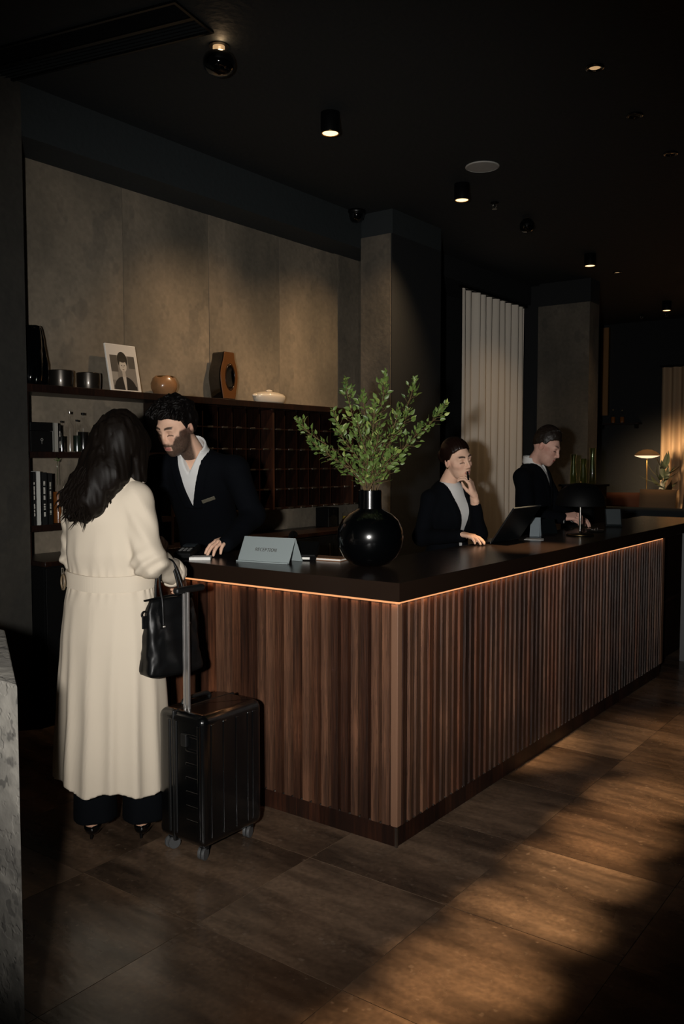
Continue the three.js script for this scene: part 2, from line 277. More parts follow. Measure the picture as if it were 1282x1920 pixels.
// ---------- reception counter ----------
const TOP = 1.054, UND = 0.98, KICK = 0.083, CL = 1.55, CR = 3.43;   // counter top, its underside, kick height, lengths of the short and the long front
{
  const t = thing('reception_counter', 'L-shaped reception counter clad in dark wooden slats with a black top', 'counter', [0, 0, 0]);
  part('carcass', [span(-CL, -0.03, KICK - 0.003, UND - 0.004, -0.45, -0.03), span(-0.45, -0.03, KICK - 0.003, UND - 0.004, -CR, -0.03)], M.backing, t);
  part('kickboard', [span(-CL, -0.012, 0, KICK - 0.004, -0.4, -0.012), span(-0.4, -0.012, 0, KICK - 0.004, -CR, -0.012)], M.kick, t);
  part('kick_corner', [span(-0.016, -0.006, 0, KICK - 0.003, -0.016, -0.006)], M.steel, t, 'thin metal corner strip');
  const W = 0.0385, P = 0.0505, D = 0.026, H = UND - KICK - 0.0115;
  const sh = new THREE.Shape(); const c = 0.003;
  sh.moveTo(-W / 2, -D); sh.lineTo(W / 2, -D); sh.lineTo(W / 2, -c); sh.lineTo(W / 2 - c, 0); sh.lineTo(-W / 2 + c, 0); sh.lineTo(-W / 2, -c); sh.closePath();
  const slatG = [0, 1, 2, 3, 4, 5, 6].map((k) => { const g = new THREE.ExtrudeGeometry(sh, { depth: H, bevelEnabled: false }); at(g, 0, 0, 0, -Math.PI / 2); /* shape y -> -z ... */ return g; });
  // extrude runs along z; after the turn it runs along y and the face points to +z
  slatG.forEach((g, k) => { g.computeBoundingBox(); const b = g.boundingBox; g.translate(0, -b.min.y, -b.max.z); slatG[k] = triUV(g, k * 0.071, k * 0.33); });
  const R = rng(12);
  const nL = Math.floor((CL - 0.03) / P), nR = Math.floor((CR - 0.03) / P);
  const narrow = slatG.map((g) => g.clone().scale(0.9, 1, 1));
  for (let i = 0; i < nL; i++) { const s = part('slat', narrow[Math.floor(R() * 7)], M.slat[Math.floor(R() * 4)], t); s.position.set(-0.034 - P * (i + 0.5), KICK, -0.003 - R() * 0.0015); }
  for (let i = 0; i < nR; i++) { const s = part('slat', slatG[Math.floor(R() * 7)], M.slat[Math.floor(R() * 4)], t); s.position.set(-0.003 - R() * 0.0015, KICK, -0.034 - P * (i + 0.5)); s.rotation.y = Math.PI / 2 + 0.14; }
  const clip = box(0.008, 0.007, 0.006, 0, 0, 0, 0.001);
  for (let i = 1; i < nL; i++) part('slat_clip', clip, M.steel, t).position.set(-0.034 - P * i, KICK + 0.001, -0.008);
  for (let i = 1; i < nR; i++) part('slat_clip', clip, M.steel, t).position.set(-0.008, KICK + 0.001, -0.034 - P * i);
  part('corner_post', box(0.032, UND - KICK - 0.0115, 0.032, -0.018, KICK + (UND - KICK - 0.0115) / 2, -0.018, 0.003), M.cornerWood, t, 'lighter wooden corner post');
  part('end_post', box(0.05, UND - KICK, 0.05, -0.026, (UND + KICK) / 2, -CR + 0.005, 0.003), M.cornerWood, t);
  part('end_panel', [span(-CL - 0.02, -CL, 0, UND, -0.45, -0.004)], M.kick, t);
  // top: an L with one mitre joint
  const o = 0.016, e = 0.003;
  const sL = new THREE.Shape([[o, o], [-CL - 0.03, o], [-CL - 0.03, -0.5], [-0.5, -0.5]].map(([x, z]) => new THREE.Vector2(x, -z)));
  const sR = new THREE.Shape([[o, o], [-0.5, -0.5], [-0.5, -4.5], [o, -4.5]].map(([x, z]) => new THREE.Vector2(x, -z)));
  const slab = (s) => triUV(at(new THREE.ExtrudeGeometry(s, { depth: TOP - UND - 2 * e, bevelEnabled: true, bevelThickness: e, bevelSize: e, bevelOffset: -e, bevelSegments: 2 }), 0, UND + e, 0, -Math.PI / 2));
  part('countertop', slab(sL), M.topStone, t); part('countertop', slab(sR), M.topStone, t);
  // light strip in the shadow gap below the top
  const led = std({ color: 0x331a0a, emissive: new THREE.Color(1, 0.42, 0.17), emissiveIntensity: 1.0, roughness: 0.6 });
  part('light_strip', [span(-CL, 0.004, UND - 0.0105, UND - 0.0045, -0.010, -0.002), span(-0.010, -0.002, UND - 0.0105, UND - 0.0045, -CR + 0.03, 0.004)], led, t, 'glowing orange light strip');
  const mk = (w, x, z, turn) => { const l = new THREE.RectAreaLight(new THREE.Color(1, 0.45, 0.18), 7, w, 0.008); l.position.set(x, UND - 0.014, z); l.rotation.set(-Math.PI / 2, 0, turn); t.add(l); };
  mk(CL, -CL / 2, 0.004, 0); mk(CR - 0.05, 0.004, -CR / 2, Math.PI / 2);
  // the set-back second stretch behind the end of the slatted front
  part('return_panel', [span(-0.42, -0.12, 0.02, UND, -4.45, -CR - 0.02)], M.shelfWood, t);
  part('return_rail', [span(-0.12, -0.105, 0.45, 0.47, -4.4, -CR - 0.04)], M.kick, t);
  part('return_post', [span(-0.02, 0.03, 0.0, UND - 0.01, -4.02, -3.95)], std({ color: 0x6f7072, roughness: 0.5 }), t, 'pale grey end post');
}
// ---------- concrete block at the left edge ----------
{
  const t = thing('concrete_block', 'rough grey concrete block standing at the left edge near the camera', 'concrete block', [0.0, 0, 1.64], 0);
  const H = 1.0, e = 0.006, pts = [[0, 0], [-1.2, 0.0], [-2.0, -0.55], [-0.62, -0.36]];
  const s = new THREE.Shape(pts.map(([x, z]) => new THREE.Vector2(x, -z)));
  const g = at(new THREE.ExtrudeGeometry(s, { depth: H - 2 * e, bevelEnabled: true, bevelThickness: e, bevelSize: e, bevelOffset: -e, bevelSegments: 2, steps: 1 }), 0, e, 0, -Math.PI / 2);
  part('block', triUV(g), M.concrete, t);
}
{ // the photographer's flash gun, held left of the lens
  const t = thing('camera_flash', 'hand-held black flash gun beside the camera, outside the picture', 'flash', [FLASH.x, FLASH.y, FLASH.z], YAW + 0.06);
  part('body', box(0.075, 0.11, 0.05, 0, -0.07, 0.06, 0.008), M.black, t); part('head', box(0.085, 0.06, 0.09, 0, 0.005, 0.075, 0.008), M.black, t);
  part('lens', box(0.076, 0.05, 0.003, 0, 0.005, 0.029), std({ color: 0xffffff, emissive: new THREE.Color(1, 0.97, 0.92), emissiveIntensity: 1.5 }), t, 'glowing flash lens');
}
// ---------- shelf wall in the niche ----------
const SH = 1.955, QT = Math.PI / 2;
{
  const t = thing('wall_shelf_unit', 'dark wooden shelf unit with open shelves filling the plaster niche', 'shelf unit', [0, 0, 0]);
  part('top_shelf', [span(-2.845, -2.565, SH - 0.045, SH, -3.715, -0.104, 0.003)], M.shelfWood, t);
  part('shelf', [span(-2.845, -2.58, 1.535, 1.57, -1.19, -0.104)], M.shelfWood, t);
  part('shelf', [span(-2.845, -2.58, 1.11, 1.145, -1.19, -0.104)], M.shelfWood, t);
  part('upright', [span(-2.845, -2.58, 0.952, SH - 0.046, -0.128, -0.104)], M.shelfWood, t);
  part('upright', [span(-2.845, -2.58, 0.952, SH - 0.046, -1.215, -1.191)], M.shelfWood, t);
}
{
  const t = thing('pigeonhole_cabinet', 'dark wooden pigeonhole cabinet with rows of square cells behind the staff', 'cabinet', [0, 0, 0]);
  const z0 = -1.216, P = 0.147, n = 17, y1 = SH - 0.046, H = 0.154, x0 = -2.842, x1 = -2.6, z1 = z0 - P * n;
  part('back_board', [span(x0, x0 + 0.01, y1 - 5 * H, y1, z1, z0)], M.shelfWood, t);
  const thick = [0, 7, 14, 17], vg = span(x0 + 0.011, x1, y1 - 5 * H, y1, -0.005, 0.005), vG = span(x0 + 0.011, x1 + 0.012, y1 - 5 * H, y1, -0.011, 0.011), hg = span(x0 + 0.011, x1 - 0.002, -0.0045, 0.0045, z1, z0);
  for (let i = 0; i <= n; i++) { const s = part('partition', thick.includes(i) ? vG : vg, thick.includes(i) ? M.kick : M.wenge, t); s.position.z = z0 - P * i - (i === 0 ? 0.012 : i === 17 ? -0.012 : 0); }
  for (let j = 0; j <= 5; j++) { const s = part('cell_shelf', hg, M.wenge, t); s.position.y = y1 - H * j + (j === 0 ? -0.005 : j === 5 ? 0.005 : 0); }
  const lab = box(0.003, 0.012, 0.055, 0, 0, 0, 0.001);
  for (let i = 0; i < n; i++) for (let j = 1; j <= 5; j++) { const s = part('label_holder', lab, M.steel, t); s.position.set(x1 + 0.0005, y1 - H * j + (j === 5 ? 0.005 : 0), z0 - P * (i + 0.5)); }
}
{
  const t = thing('credenza', 'long black low cabinet along the plaster wall behind reception', 'cabinet', [0, 0, 0]);
  part('body', [span(-2.845, -2.44, 0.08, 0.92, -3.33, -0.104)], M.black, t); part('top_board', [span(-2.845, -2.42, 0.921, 0.95, -3.33, -0.104, 0.003)], M.wenge, t); part('plinth', [span(-2.84, -2.5, 0, 0.079, -3.31, -0.12)], M.black, t);
  for (let i = 0; i < 6; i++) { const z = -0.11 - 0.536 * i; const d = part('door', [span(-2.439, -2.422, 0.09, 0.912, z - 0.53, z, 0.002)], M.black, t); part('handle', [box(0.012, 0.14, 0.012, -2.414, 0.78, z - (i % 2 ? 0.06 : 0.47))], M.steel, d); }
}
// ---------- things on the top shelf (local x runs along the wall to the right, z into the room) ----------
{
  const t = thing('black_fluted_vase', 'tall glossy black fluted vase at the left end of the top shelf', 'vase', [-2.70, SH, -0.245], QT);
  const g = lathe([[0.001, 0], [0.07, 0], [0.082, 0.01], [0.084, 0.06], [0.078, 0.13], [0.066, 0.2], [0.058, 0.27], [0.05, 0.32], [0.044, 0.345], [0.036, 0.342], [0.03, 0.3], [0.001, 0.29]], 96), p = g.attributes.position;
  for (let i = 0; i < p.count; i++) { const x = p.getX(i), y = p.getY(i), z = p.getZ(i), a = Math.atan2(z, x) + y * 2.2, k = 1 + 0.1 * Math.sin(a * 7) - 0.02 * Math.sin(a * 14); p.setXYZ(i, x * k, y, z * k); }
  g.computeVertexNormals(); part('body', g, M.blackGloss, t);
  part('rim', at(new THREE.TorusGeometry(0.04, 0.006, 8, 40), 0, 0.343, 0, QT), M.blackGloss, t);
}
{
  const smoke = phy({ color: 0x4a4641, roughness: 0.34, metalness: 0.9, clearcoat: 0.6, clearcoatRoughness: 0.1 });
  const bowl = merge([lathe([[0.001, 0], [0.062, 0], [0.07, 0.006], [0.073, 0.05], [0.073, 0.1], [0.071, 0.104], [0.067, 0.1], [0.066, 0.02], [0.001, 0.014]], 56)]);
  const wax = lathe([[0.001, 0.07], [0.06, 0.07], [0.0655, 0.068]], 40);
  [['smoky mirrored candle bowl beside the black fluted vase', -0.425], ['smoky mirrored candle bowl beside the leaning portrait photo', -0.625]].forEach(([l, z]) => {
    const t = thing('candle_bowl', l, 'bowl', [-2.69, SH, z], QT, 'mirrored candle bowls on the top shelf');
    part('bowl', bowl, smoke, t); part('wax', wax, std({ color: 0x2a2621, roughness: 0.6 }), t); part('wick', cyl(0.0015, 0.0015, 0.02, 0, 0.079, 0, 8), M.black, t);
  });
}
{
  const t = thing('portrait_photo', 'black and white portrait print with pale border leaning on the wall', 'photo', [-2.66, SH, -0.915], QT);
  const c = document.createElement('canvas'); c.width = 256; c.height = 340; const g = c.getContext('2d');
  g.fillStyle = '#c9c4bd'; g.fillRect(0, 0, 256, 340); g.fillStyle = '#75706a'; g.fillRect(22, 78, 212, 250);
  const el = (x, y, a, b, f, r = 0) => { g.fillStyle = f; g.beginPath(); g.ellipse(x, y, a, b, r, 0, 7); g.fill(); };
  g.fillStyle = '#4c4843'; g.fillRect(22, 78, 60, 120); g.fillRect(176, 78, 58, 90); g.fillStyle = '#8d8880'; g.fillRect(22, 200, 50, 60);
  el(126, 330, 96, 100, '#17171a'); g.fillStyle = '#17171a'; g.fillRect(30, 300, 196, 28);
  g.fillStyle = '#b5aea6'; g.beginPath(); g.moveTo(110, 225); g.lineTo(142, 225); g.lineTo(136, 328); g.lineTo(122, 328); g.fill();
  el(126, 112, 43, 62, '#151412'); el(127, 152, 31, 46, '#b9b1a7'); el(127, 112, 28, 16, '#24211e'); g.fillStyle = '#a79f95'; g.fillRect(113, 190, 27, 44);
  el(116, 150, 6, 3, '#3a3531'); el(139, 150, 6, 3, '#3a3531'); el(127, 180, 9, 3.4, '#6c5b55'); g.fillStyle = '#8f877d'; g.fillRect(124, 152, 5, 16);
  g.fillStyle = '#151412'; g.beginPath(); g.moveTo(126, 50); g.lineTo(138, 66); g.lineTo(114, 66); g.fill();
  g.fillStyle = '#c9c4bd'; g.fillRect(22, 328, 212, 12);
  const ct = new THREE.CanvasTexture(c); ct.colorSpace = THREE.SRGBColorSpace; ct.magFilter = THREE.LinearFilter;
  const r = -0.2, w = 0.245, h = 0.315;
  part('mount_board', at(box(w, h, 0.012, 0, h / 2, -0.0065), 0, 0.004, -0.02, r), M.paper, t);
  part('print', at(new THREE.PlaneGeometry(w - 0.006, h - 0.006).translate(0, h / 2, 0.0005), 0, 0.004, -0.02, r), std({ map: ct, roughness: 0.45 }), t, 'black and white portrait print');
}
{
  const t = thing('amber_pot', 'squat amber glazed pot with a dark pinched rim on the top shelf', 'pot', [-2.69, SH, -1.245], QT);
  const g = lathe([[0.001, 0], [0.05, 0], [0.07, 0.012], [0.088, 0.05], [0.09, 0.08], [0.076, 0.115], [0.058, 0.128], [0.05, 0.122], [0.062, 0.1], [0.001, 0.03]], 72), p = g.attributes.position;
  for (let i = 0; i < p.count; i++) { const x = p.getX(i), y = p.getY(i), z = p.getZ(i), a = Math.atan2(z, x); const k = 1 + 0.035 * Math.sin(a * 5 + 1); p.setXYZ(i, x * k, y * (1 + 0.05 * Math.sin(a * 4)), z * k); }
  g.computeVertexNormals(); part('body', g, phy({ color: 0x8a6544, roughness: 0.3, clearcoat: 0.8, clearcoatRoughness: 0.1 }), t);
  part('rim', at(new THREE.TorusGeometry(0.055, 0.006, 8, 40), 0, 0.126, 0, QT), M.brass, t);
  part('side_knob', at(new THREE.SphereGeometry(0.02, 16, 12), 0.07, 0.118, 0), std({ color: 0x3a2717, roughness: 0.4 }), t);
}
{
  const t = thing('pierced_vase', 'tall slab vase with an oval hole, amber face and black sides', 'vase', [-2.7, SH, -1.83], QT);
  const s = new THREE.Shape(); s.moveTo(-0.068, 0); s.lineTo(0.068, 0); s.bezierCurveTo(0.075, 0.06, 0.1, 0.12, 0.094, 0.19); s.bezierCurveTo(0.088, 0.25, 0.06, 0.28, 0.058, 0.33); s.quadraticCurveTo(0.056, 0.35, 0.036, 0.35); s.lineTo(-0.036, 0.35); s.quadraticCurveTo(-0.056, 0.35, -0.058, 0.33); s.bezierCurveTo(-0.06, 0.28, -0.088, 0.25, -0.094, 0.19); s.bezierCurveTo(-0.1, 0.12, -0.075, 0.06, -0.068, 0);
  const h = new THREE.Path(); h.absellipse(0.008, 0.165, 0.045, 0.088, 0, Math.PI * 2, true); s.holes.push(h);
  const sl = new THREE.ExtrudeGeometry(s, { depth: 0.1, bevelEnabled: true, bevelThickness: 0.008, bevelSize: 0.008, bevelOffset: -0.008, bevelSegments: 4, curveSegments: 24 });
  part('body', at(sl, 0, 0, -0.06), M.blackGloss, t);
  const fs = new THREE.ExtrudeGeometry(s, { depth: 0.004, bevelEnabled: true, bevelThickness: 0.006, bevelSize: 0.007, bevelOffset: -0.013, bevelSegments: 4, curveSegments: 24 });
  part('face', at(fs, 0, 0.004, 0.044), phy({ color: 0x5e3d22, roughness: 0.22, clearcoat: 1, clearcoatRoughness: 0.06 }), t, 'glossy amber glazed face');
  part('hole_rim', at(new THREE.TorusGeometry(0.06, 0.005, 8, 48).scale(0.8, 1.5, 1), 0.008, 0.165, 0.052), phy({ color: 0x2a1a0e, roughness: 0.15, clearcoat: 1 }), t);
}
{
  const t = thing('lidded_dish', 'low white ceramic dish with a small lid knob on the top shelf', 'dish', [-2.68, SH, -2.3], QT);
  const cer = phy({ color: 0xcfc5b6, roughness: 0.35, clearcoat: 0.6, clearcoatRoughness: 0.15 });
  const sc = (g) => g.scale(1.16, 1, 0.62);
  part('body', sc(lathe([[0.001, 0], [0.11, 0], [0.128, 0.012], [0.142, 0.045], [0.14, 0.062], [0.13, 0.07]], 64)), cer, t);
  part('lid', sc(lathe([[0.134, 0.069], [0.12, 0.076], [0.08, 0.086], [0.03, 0.092], [0.001, 0.093]], 64)), cer, t);
  part('knob', at(new THREE.SphereGeometry(0.024, 20, 12).scale(1.4, 0.42, 0.9), 0, 0.098, 0), cer, t);
  part('spout', at(new THREE.SphereGeometry(0.02, 16, 12).scale(1.6, 0.8, 1), -0.155, 0.055, 0), cer, t);
}
// ---------- things on the two open shelves at the left ----------
{
  const t = thing('black_box', 'square black gift box with a small pale emblem on the middle shelf', 'box', [-2.68, 1.57, -0.222], QT);
  part('base', box(0.145, 0.12, 0.16, 0, 0.06, 0, 0.003), M.black, t); part('lid', box(0.15, 0.05, 0.165, 0, 0.146, 0, 0.003), M.black, t);
  part('emblem', [at(new THREE.TorusGeometry(0.007, 0.0015, 6, 20), 0, 0.07, 0.082), box(0.002, 0.016, 0.001, 0, 0.053, 0.081)], std({ color: 0x8d8d88, roughness: 0.5 }), t, 'small pale ring emblem');
}
function book(label, y, z, w, h, d, color, marks, lean = 0) {
  const t = thing('book', label, 'book', [-2.6 - d / 2, y, z], QT); t.rotation.z = lean;
  const cm = std({ color, roughness: 0.55 });
  part('cover', [box(0.002, h, d, -w / 2 + 0.001, h / 2, 0), box(0.002, h, d, w / 2 - 0.001, h / 2, 0), box(w, h, 0.002, 0, h / 2, d / 2 - 0.001)], cm, t);
  part('pages', box(w - 0.005, h - 0.008, d - 0.006, 0, h / 2, -0.002), M.paper, t);
  if (marks) { const g = []; const R = rng(Math.round(-z * 1000)); let yy = h * 0.2; while (yy < h * 0.8) { const l = 0.006 + R() * 0.02; if (!(yy > h * 0.42 && yy < h * 0.5)) g.push(box(w * 0.3, l, 0.0008, 0, yy, d / 2 + 0.0004)); yy += l + 0.004; } part('spine_print', g, std({ color: marks, roughness: 0.6 }), t); }
}
book('thin black book at the left end of the lower open shelf', 1.145, -0.165, 0.022, 0.31, 0.2, 0x0b0d0e, 0xb5b2aa);
book('white book standing between black books on the lower shelf', 1.145, -0.193, 0.03, 0.312, 0.21, 0xb9bcb8, 0);
book('thick black book with pale spine print right of the white book', 1.145, -0.232, 0.04, 0.305, 0.21, 0x0a0e10, 0xa9a9a4);
book('black book at the right end of the book row on lower shelf', 1.145, -0.272, 0.034, 0.3, 0.2, 0x080b0d, 0x98988f);
book('grey paper-backed book beside the black gift box', 1.57, -0.32, 0.03, 0.17, 0.15, 0x8a8a84, 0);
book('slim dark book beside the grey book on the middle shelf', 1.57, -0.345, 0.016, 0.16, 0.14, 0x101214, 0xc0bdb6);
const clearGlass = phy({ color: 0xffffff, roughness: 0.04, transmission: 1, thickness: 0, ior: 1.5, specularIntensity: 1 });
function bottle(name, label, x, y, z, r, h, neck, liquid, cap, group) {
  const t = thing(name, label, 'bottle', [x, y, z], 0, group);
  part('glass', lathe([[0.001, 0.001], [r * 0.94, 0.001], [r, r * 0.12], [r, h * neck], [r * 0.92, h * (neck + 0.06)], [r * 0.36, h * (neck + 0.14)], [r * 0.33, h * 0.97], [r * 0.4, h * 0.975], [r * 0.4, h]], 40), clearGlass, t);
  if (liquid) part('liquid', lathe([[0.001, 0.004], [r * 0.88, 0.004], [r * 0.92, r * 0.14], [r * 0.92, h * neck * 0.85], [0.001, h * neck * 0.85]], 32), std({ color: liquid, roughness: 0.25 }), t, 'coloured liquid');
  if (cap) part('stopper', cyl(r * 0.34, r * 0.3, h * 0.06, 0, h * 1.0, 0, 20), cap, t);
  return t;
}
bottle('glass_bottle', 'slim dark liquor bottle with black stopper next to slim dark book', -2.64, 1.57, -0.385, 0.02, 0.18, 0.62, 0x0d0f0e, M.black, 'bottles on the open shelves');
bottle('glass_bottle', 'tall clear glass bottle rising above the middle shelf bottles', -2.63, 1.57, -0.437, 0.024, 0.235, 0.6, 0, M.steel, 'bottles on the open shelves');
bottle('glass_bottle', 'dark green bottle right of the tall clear bottle', -2.64, 1.57, -0.495, 0.024, 0.19, 0.62, 0x16201a, M.black, 'bottles on the open shelves');
bottle('glass_bottle', 'black bottle half hidden behind the guest hair on middle shelf', -2.68, 1.57, -0.57, 0.034, 0.235, 0.62, 0x0b0b0c, M.black, 'bottles on the open shelves');
bottle('amber_bottle', 'tall glass bottle of amber liquid beside the books', -2.63, 1.145, -0.345, 0.033, 0.36, 0.62, 0x6a3d18, 0, 'bottles on the open shelves');
bottle('amber_bottle', 'tall pale glass bottle right of the amber one on lower shelf', -2.63, 1.145, -0.43, 0.036, 0.38, 0.6, 0x43505a, 0, 'bottles on the open shelves');
{ // sprig in the amber bottle
  const t = thing('herb_sprig', 'small green herb sprig standing in the amber bottle', 'sprig', [-2.63, 1.145 + 0.23, -0.345]);
  part('stem', tube([[0, 0, 0], [0.002, 0.08, 0.002], [0.001, 0.2, 0]], 0.0015, 8, 5), std({ color: 0x42502a, roughness: 0.7 }), t);
  const R = rng(7), lm = std({ color: 0x4f6a34, roughness: 0.6, side: THREE.DoubleSide });
  for (let i = 0; i < 14; i++) part('leaf', at(new THREE.SphereGeometry(0.012, 6, 4).scale(1, 0.16, 0.45), Math.cos(i * 2.4) * 0.011, 0.142 + i * 0.005, Math.sin(i * 2.4) * 0.011, 0.2, -i * 2.4, 0.5), lm, t);
}
{
  const t = thing('desk_speaker', 'small black box speaker on the long low cabinet', 'speaker', [-2.72, 0.95, -3.08], QT);
  part('cabinet', box(0.13, 0.165, 0.14, 0, 0.083, 0, 0.006), M.black, t); part('cone', at(cyl(0.045, 0.045, 0.006, 0, 0, 0, 28), 0, 0.06, 0.07, QT), M.blackMetal, t); part('tweeter', at(cyl(0.018, 0.018, 0.006, 0, 0, 0, 20), 0, 0.13, 0.07, QT), M.blackMetal, t);
}
bottle('glass_bottle', 'small glass bottle of yellow oil on the long low cabinet', -2.62, 0.95, -3.22, 0.03, 0.17, 0.6, 0x6d6423, 0, 'bottles on the open shelves');
// ---------- vase of branches on the counter corner ----------
{
  const t = thing('round_black_vase', 'round glossy black vase with cylindrical neck on the counter corner', 'vase', [-0.385, TOP, -0.365]);
  part('body', lathe([[0.001, 0.001], [0.05, 0.001], [0.085, 0.012], [0.118, 0.04], [0.14, 0.08], [0.149, 0.125], [0.144, 0.165], [0.125, 0.205], [0.096, 0.232], [0.066, 0.248], [0.054, 0.256]], 96), M.vase, t);
  part('neck', lathe([[0.054, 0.254], [0.0525, 0.265], [0.0525, 0.335], [0.0515, 0.338], [0.048, 0.335], [0.048, 0.26]], 72), M.vase, t);
}
{
  const t = thing('green_branches', 'spray of leafy green branches arranged in the round black vase', 'branches', [-0.385, TOP + 0.1, -0.365], YAW);
  const R = rng(31), leafM = [0x7d8f45, 0x5f7538, 0x47602f, 0x98a55a, 0x566b35].map((c) => phy({ color: c, roughness: 0.45, side: THREE.DoubleSide, transmission: 0.12, thickness: 0 })), stemM = std({ color: 0x5d4a2c, roughness: 0.7 });
  const leaf = (l, w, bend) => { const g = new THREE.PlaneGeometry(w, l, 2, 4).translate(0, l / 2, 0), p = g.attributes.position; for (let i = 0; i < p.count; i++) { const v = clamp(p.getY(i) / l), s = Math.sin(Math.PI * Math.pow(v, 0.8)) * 0.95 + 0.05, x = p.getX(i) * s; p.setXYZ(i, x, p.getY(i), bend * v * v * l + Math.abs(x) * 0.45); } g.computeVertexNormals(); return g; };
  const lg = [leaf(0.027, 0.0155, -0.2), leaf(0.024, 0.0135, -0.1), leaf(0.031, 0.017, -0.3), leaf(0.02, 0.0115, 0.1)];
  // tips: local x to the right of the picture, y up from the vase base + 0.1, z toward the camera
  const tips = [[-0.325, 0.555, 0.06, 1.0], [-0.27, 0.47, 0.1, 1], [-0.2, 0.42, 0.12, 1.05], [-0.11, 0.73, 0.0, 0.95], [-0.165, 0.6, -0.1, 0.6], [0.065, 0.755, 0.02, 1], [0.015, 0.62, 0.09, 1.1], [0.205, 0.74, -0.1, 0.75], [0.33, 0.62, 0.03, 1], [0.22, 0.53, 0.1, 1], [0.12, 0.6, 0.06, 1.1], [-0.06, 0.56, 0.12, 1.1], [0.1, 0.42, 0.13, 1], [-0.14, 0.52, 0.07, 1.05], [0.17, 0.6, -0.04, 0.9], [0.03, 0.5, 0.14, 1.05], [-0.03, 0.68, -0.06, 0.9]];
  let n = 0; const rest = [];
  const up = V(0, 1, 0);
  tips.forEach(([x, y, z, dens], b) => {
    const a0 = R() * 6.28, nx = Math.cos(a0) * 0.022, nz = Math.sin(a0) * 0.022;
    const side = Math.sign(x) * Math.min(0.05, Math.abs(x) * 0.25);
    const pts = [V(nx * 0.6, 0, nz * 0.6), V(nx + x * 0.05, 0.235, nz + z * 0.08), V(x * 0.42 + (R() - 0.5) * 0.02, mix(0.25, y, 0.45), z * 0.5), V(x * 0.78 + side * 0.4, mix(0.25, y, 0.8), z * 0.85), V(x, y, z)];
    const curve = new THREE.CatmullRomCurve3(pts);
    const br = part('branch', new THREE.TubeGeometry(curve, 24, 0.0019, 5), stemM, t);
    const len = curve.getLength(), cnt = Math.round((len - 0.2) * 165 * dens);
    const twigs = [];
    for (let i = 0; i < cnt; i++) {
      const s = mix(0.29, 1, (i + R() * 0.8) / cnt), p = curve.getPoint(s), d = curve.getTangent(s);
      const ang = i * 2.4 + R() * 0.7, perp = V(Math.cos(ang), 0, Math.sin(ang)); perp.addScaledVector(d, -perp.dot(d)).normalize();
      // most leaves sit on short side twigs near the middle of the spray
      const off = s < 0.85 ? R() * 0.045 * (1.1 - s * 0.6) : 0; const q = p.clone().addScaledVector(perp, off).addScaledVector(d, off * 0.8);
      if (off > 0.012) twigs.push(new THREE.TubeGeometry(new THREE.LineCurve3(p, q), 1, 0.0009, 4));
      const dir = d.clone().multiplyScalar(0.55 + R() * 0.6).addScaledVector(perp, 0.9).add(V((R() - 0.5) * 0.5, (R() - 0.3) * 0.5, (R() - 0.5) * 0.5)).normalize();
      const qt = new THREE.Quaternion().setFromUnitVectors(up, dir).multiply(new THREE.Quaternion().setFromAxisAngle(up, R() * 6.28));
      const k = Math.floor(R() * 4), sc = (0.75 + R() * 0.5) * (s > 0.9 ? 0.75 : 1), mi = Math.floor(R() * 5);
      const m4 = new THREE.Matrix4().compose(q, qt, V(sc, sc, sc));
      if (R() < 0.26 && n < 300) { const o = part('leaf', lg[k], leafM[mi], br); o.applyMatrix4(m4); n++; } else rest.push([lg[k].clone().applyMatrix4(m4), mi]);
    }
    if (twigs.length) part('twigs', twigs, stemM, br).userData.kind = 'stuff';
  });
  const f = part('foliage', rest.map((r) => r[0]), leafM[1], t); f.userData.kind = 'stuff';
}
// ---------- reception sign and desk things ----------
const font = await new FontLoader().loadAsync('fonts/droid/droid_sans_regular.typeface.json');
{
  const t = thing('reception_sign', 'grey metal tent sign lettered RECEPTION on the counter', 'sign', [-0.85, TOP, -0.195], THREE.MathUtils.degToRad(9.8));
  const m = std({ color: 0x9aa5a6, roughness: 0.5, metalness: 0.15 }), w = 0.275, h = 0.128, a = -0.52;
  part('front_plate', at(box(w, h, 0.004, 0, h / 2, 0, 0.001), 0, 0.001, 0.03, a), m, t);
  part('foot_ledge', box(w, 0.006, 0.014, 0, 0.0035, 0.036, 0.001), m, t);
  part('back_plate', at(box(w, h, 0.003, 0, h / 2, 0, 0.001), 0, 0.001, -0.098, -a), m, t);
  const tg = new TextGeometry('RECEPTION', { font, size: 0.0165, depth: 0.0008, curveSegments: 4 }); tg.computeBoundingBox(); const b = tg.boundingBox; tg.translate(-(b.min.x + b.max.x) / 2, 0, 0);
  part('lettering', at(tg.translate(0, h * 0.43, 0.0021), 0, 0.001, 0.03, a), std({ color: 0x3c352f, roughness: 0.5 }), t, 'RECEPTION in thin dark capitals');
}
{
  const t = thing('card_terminal', 'black card payment terminal with a pale receipt beside the guest', 'card terminal', [-1.28, TOP, -0.11], 0.5);
  part('body', at(box(0.085, 0.03, 0.17, 0, 0, 0, 0.008), 0, 0.03, 0, 0.16), M.black, t);
  part('screen', at(box(0.062, 0.002, 0.045), 0, 0.056, -0.045, 0.16), std({ color: 0x2c3236, roughness: 0.2 }), t);
  const k = box(0.014, 0.004, 0.01, 0, 0, 0, 0.002); for (let r = 0; r < 4; r++) for (let c = 0; c < 3; c++) { const o = part('key', k, std({ color: 0x5a5a58, roughness: 0.6 }), t); o.position.set(-0.02 + c * 0.02, 0.0455 - r * 0.0023, 0.005 + r * 0.0145); o.rotation.x = 0.16; }
}
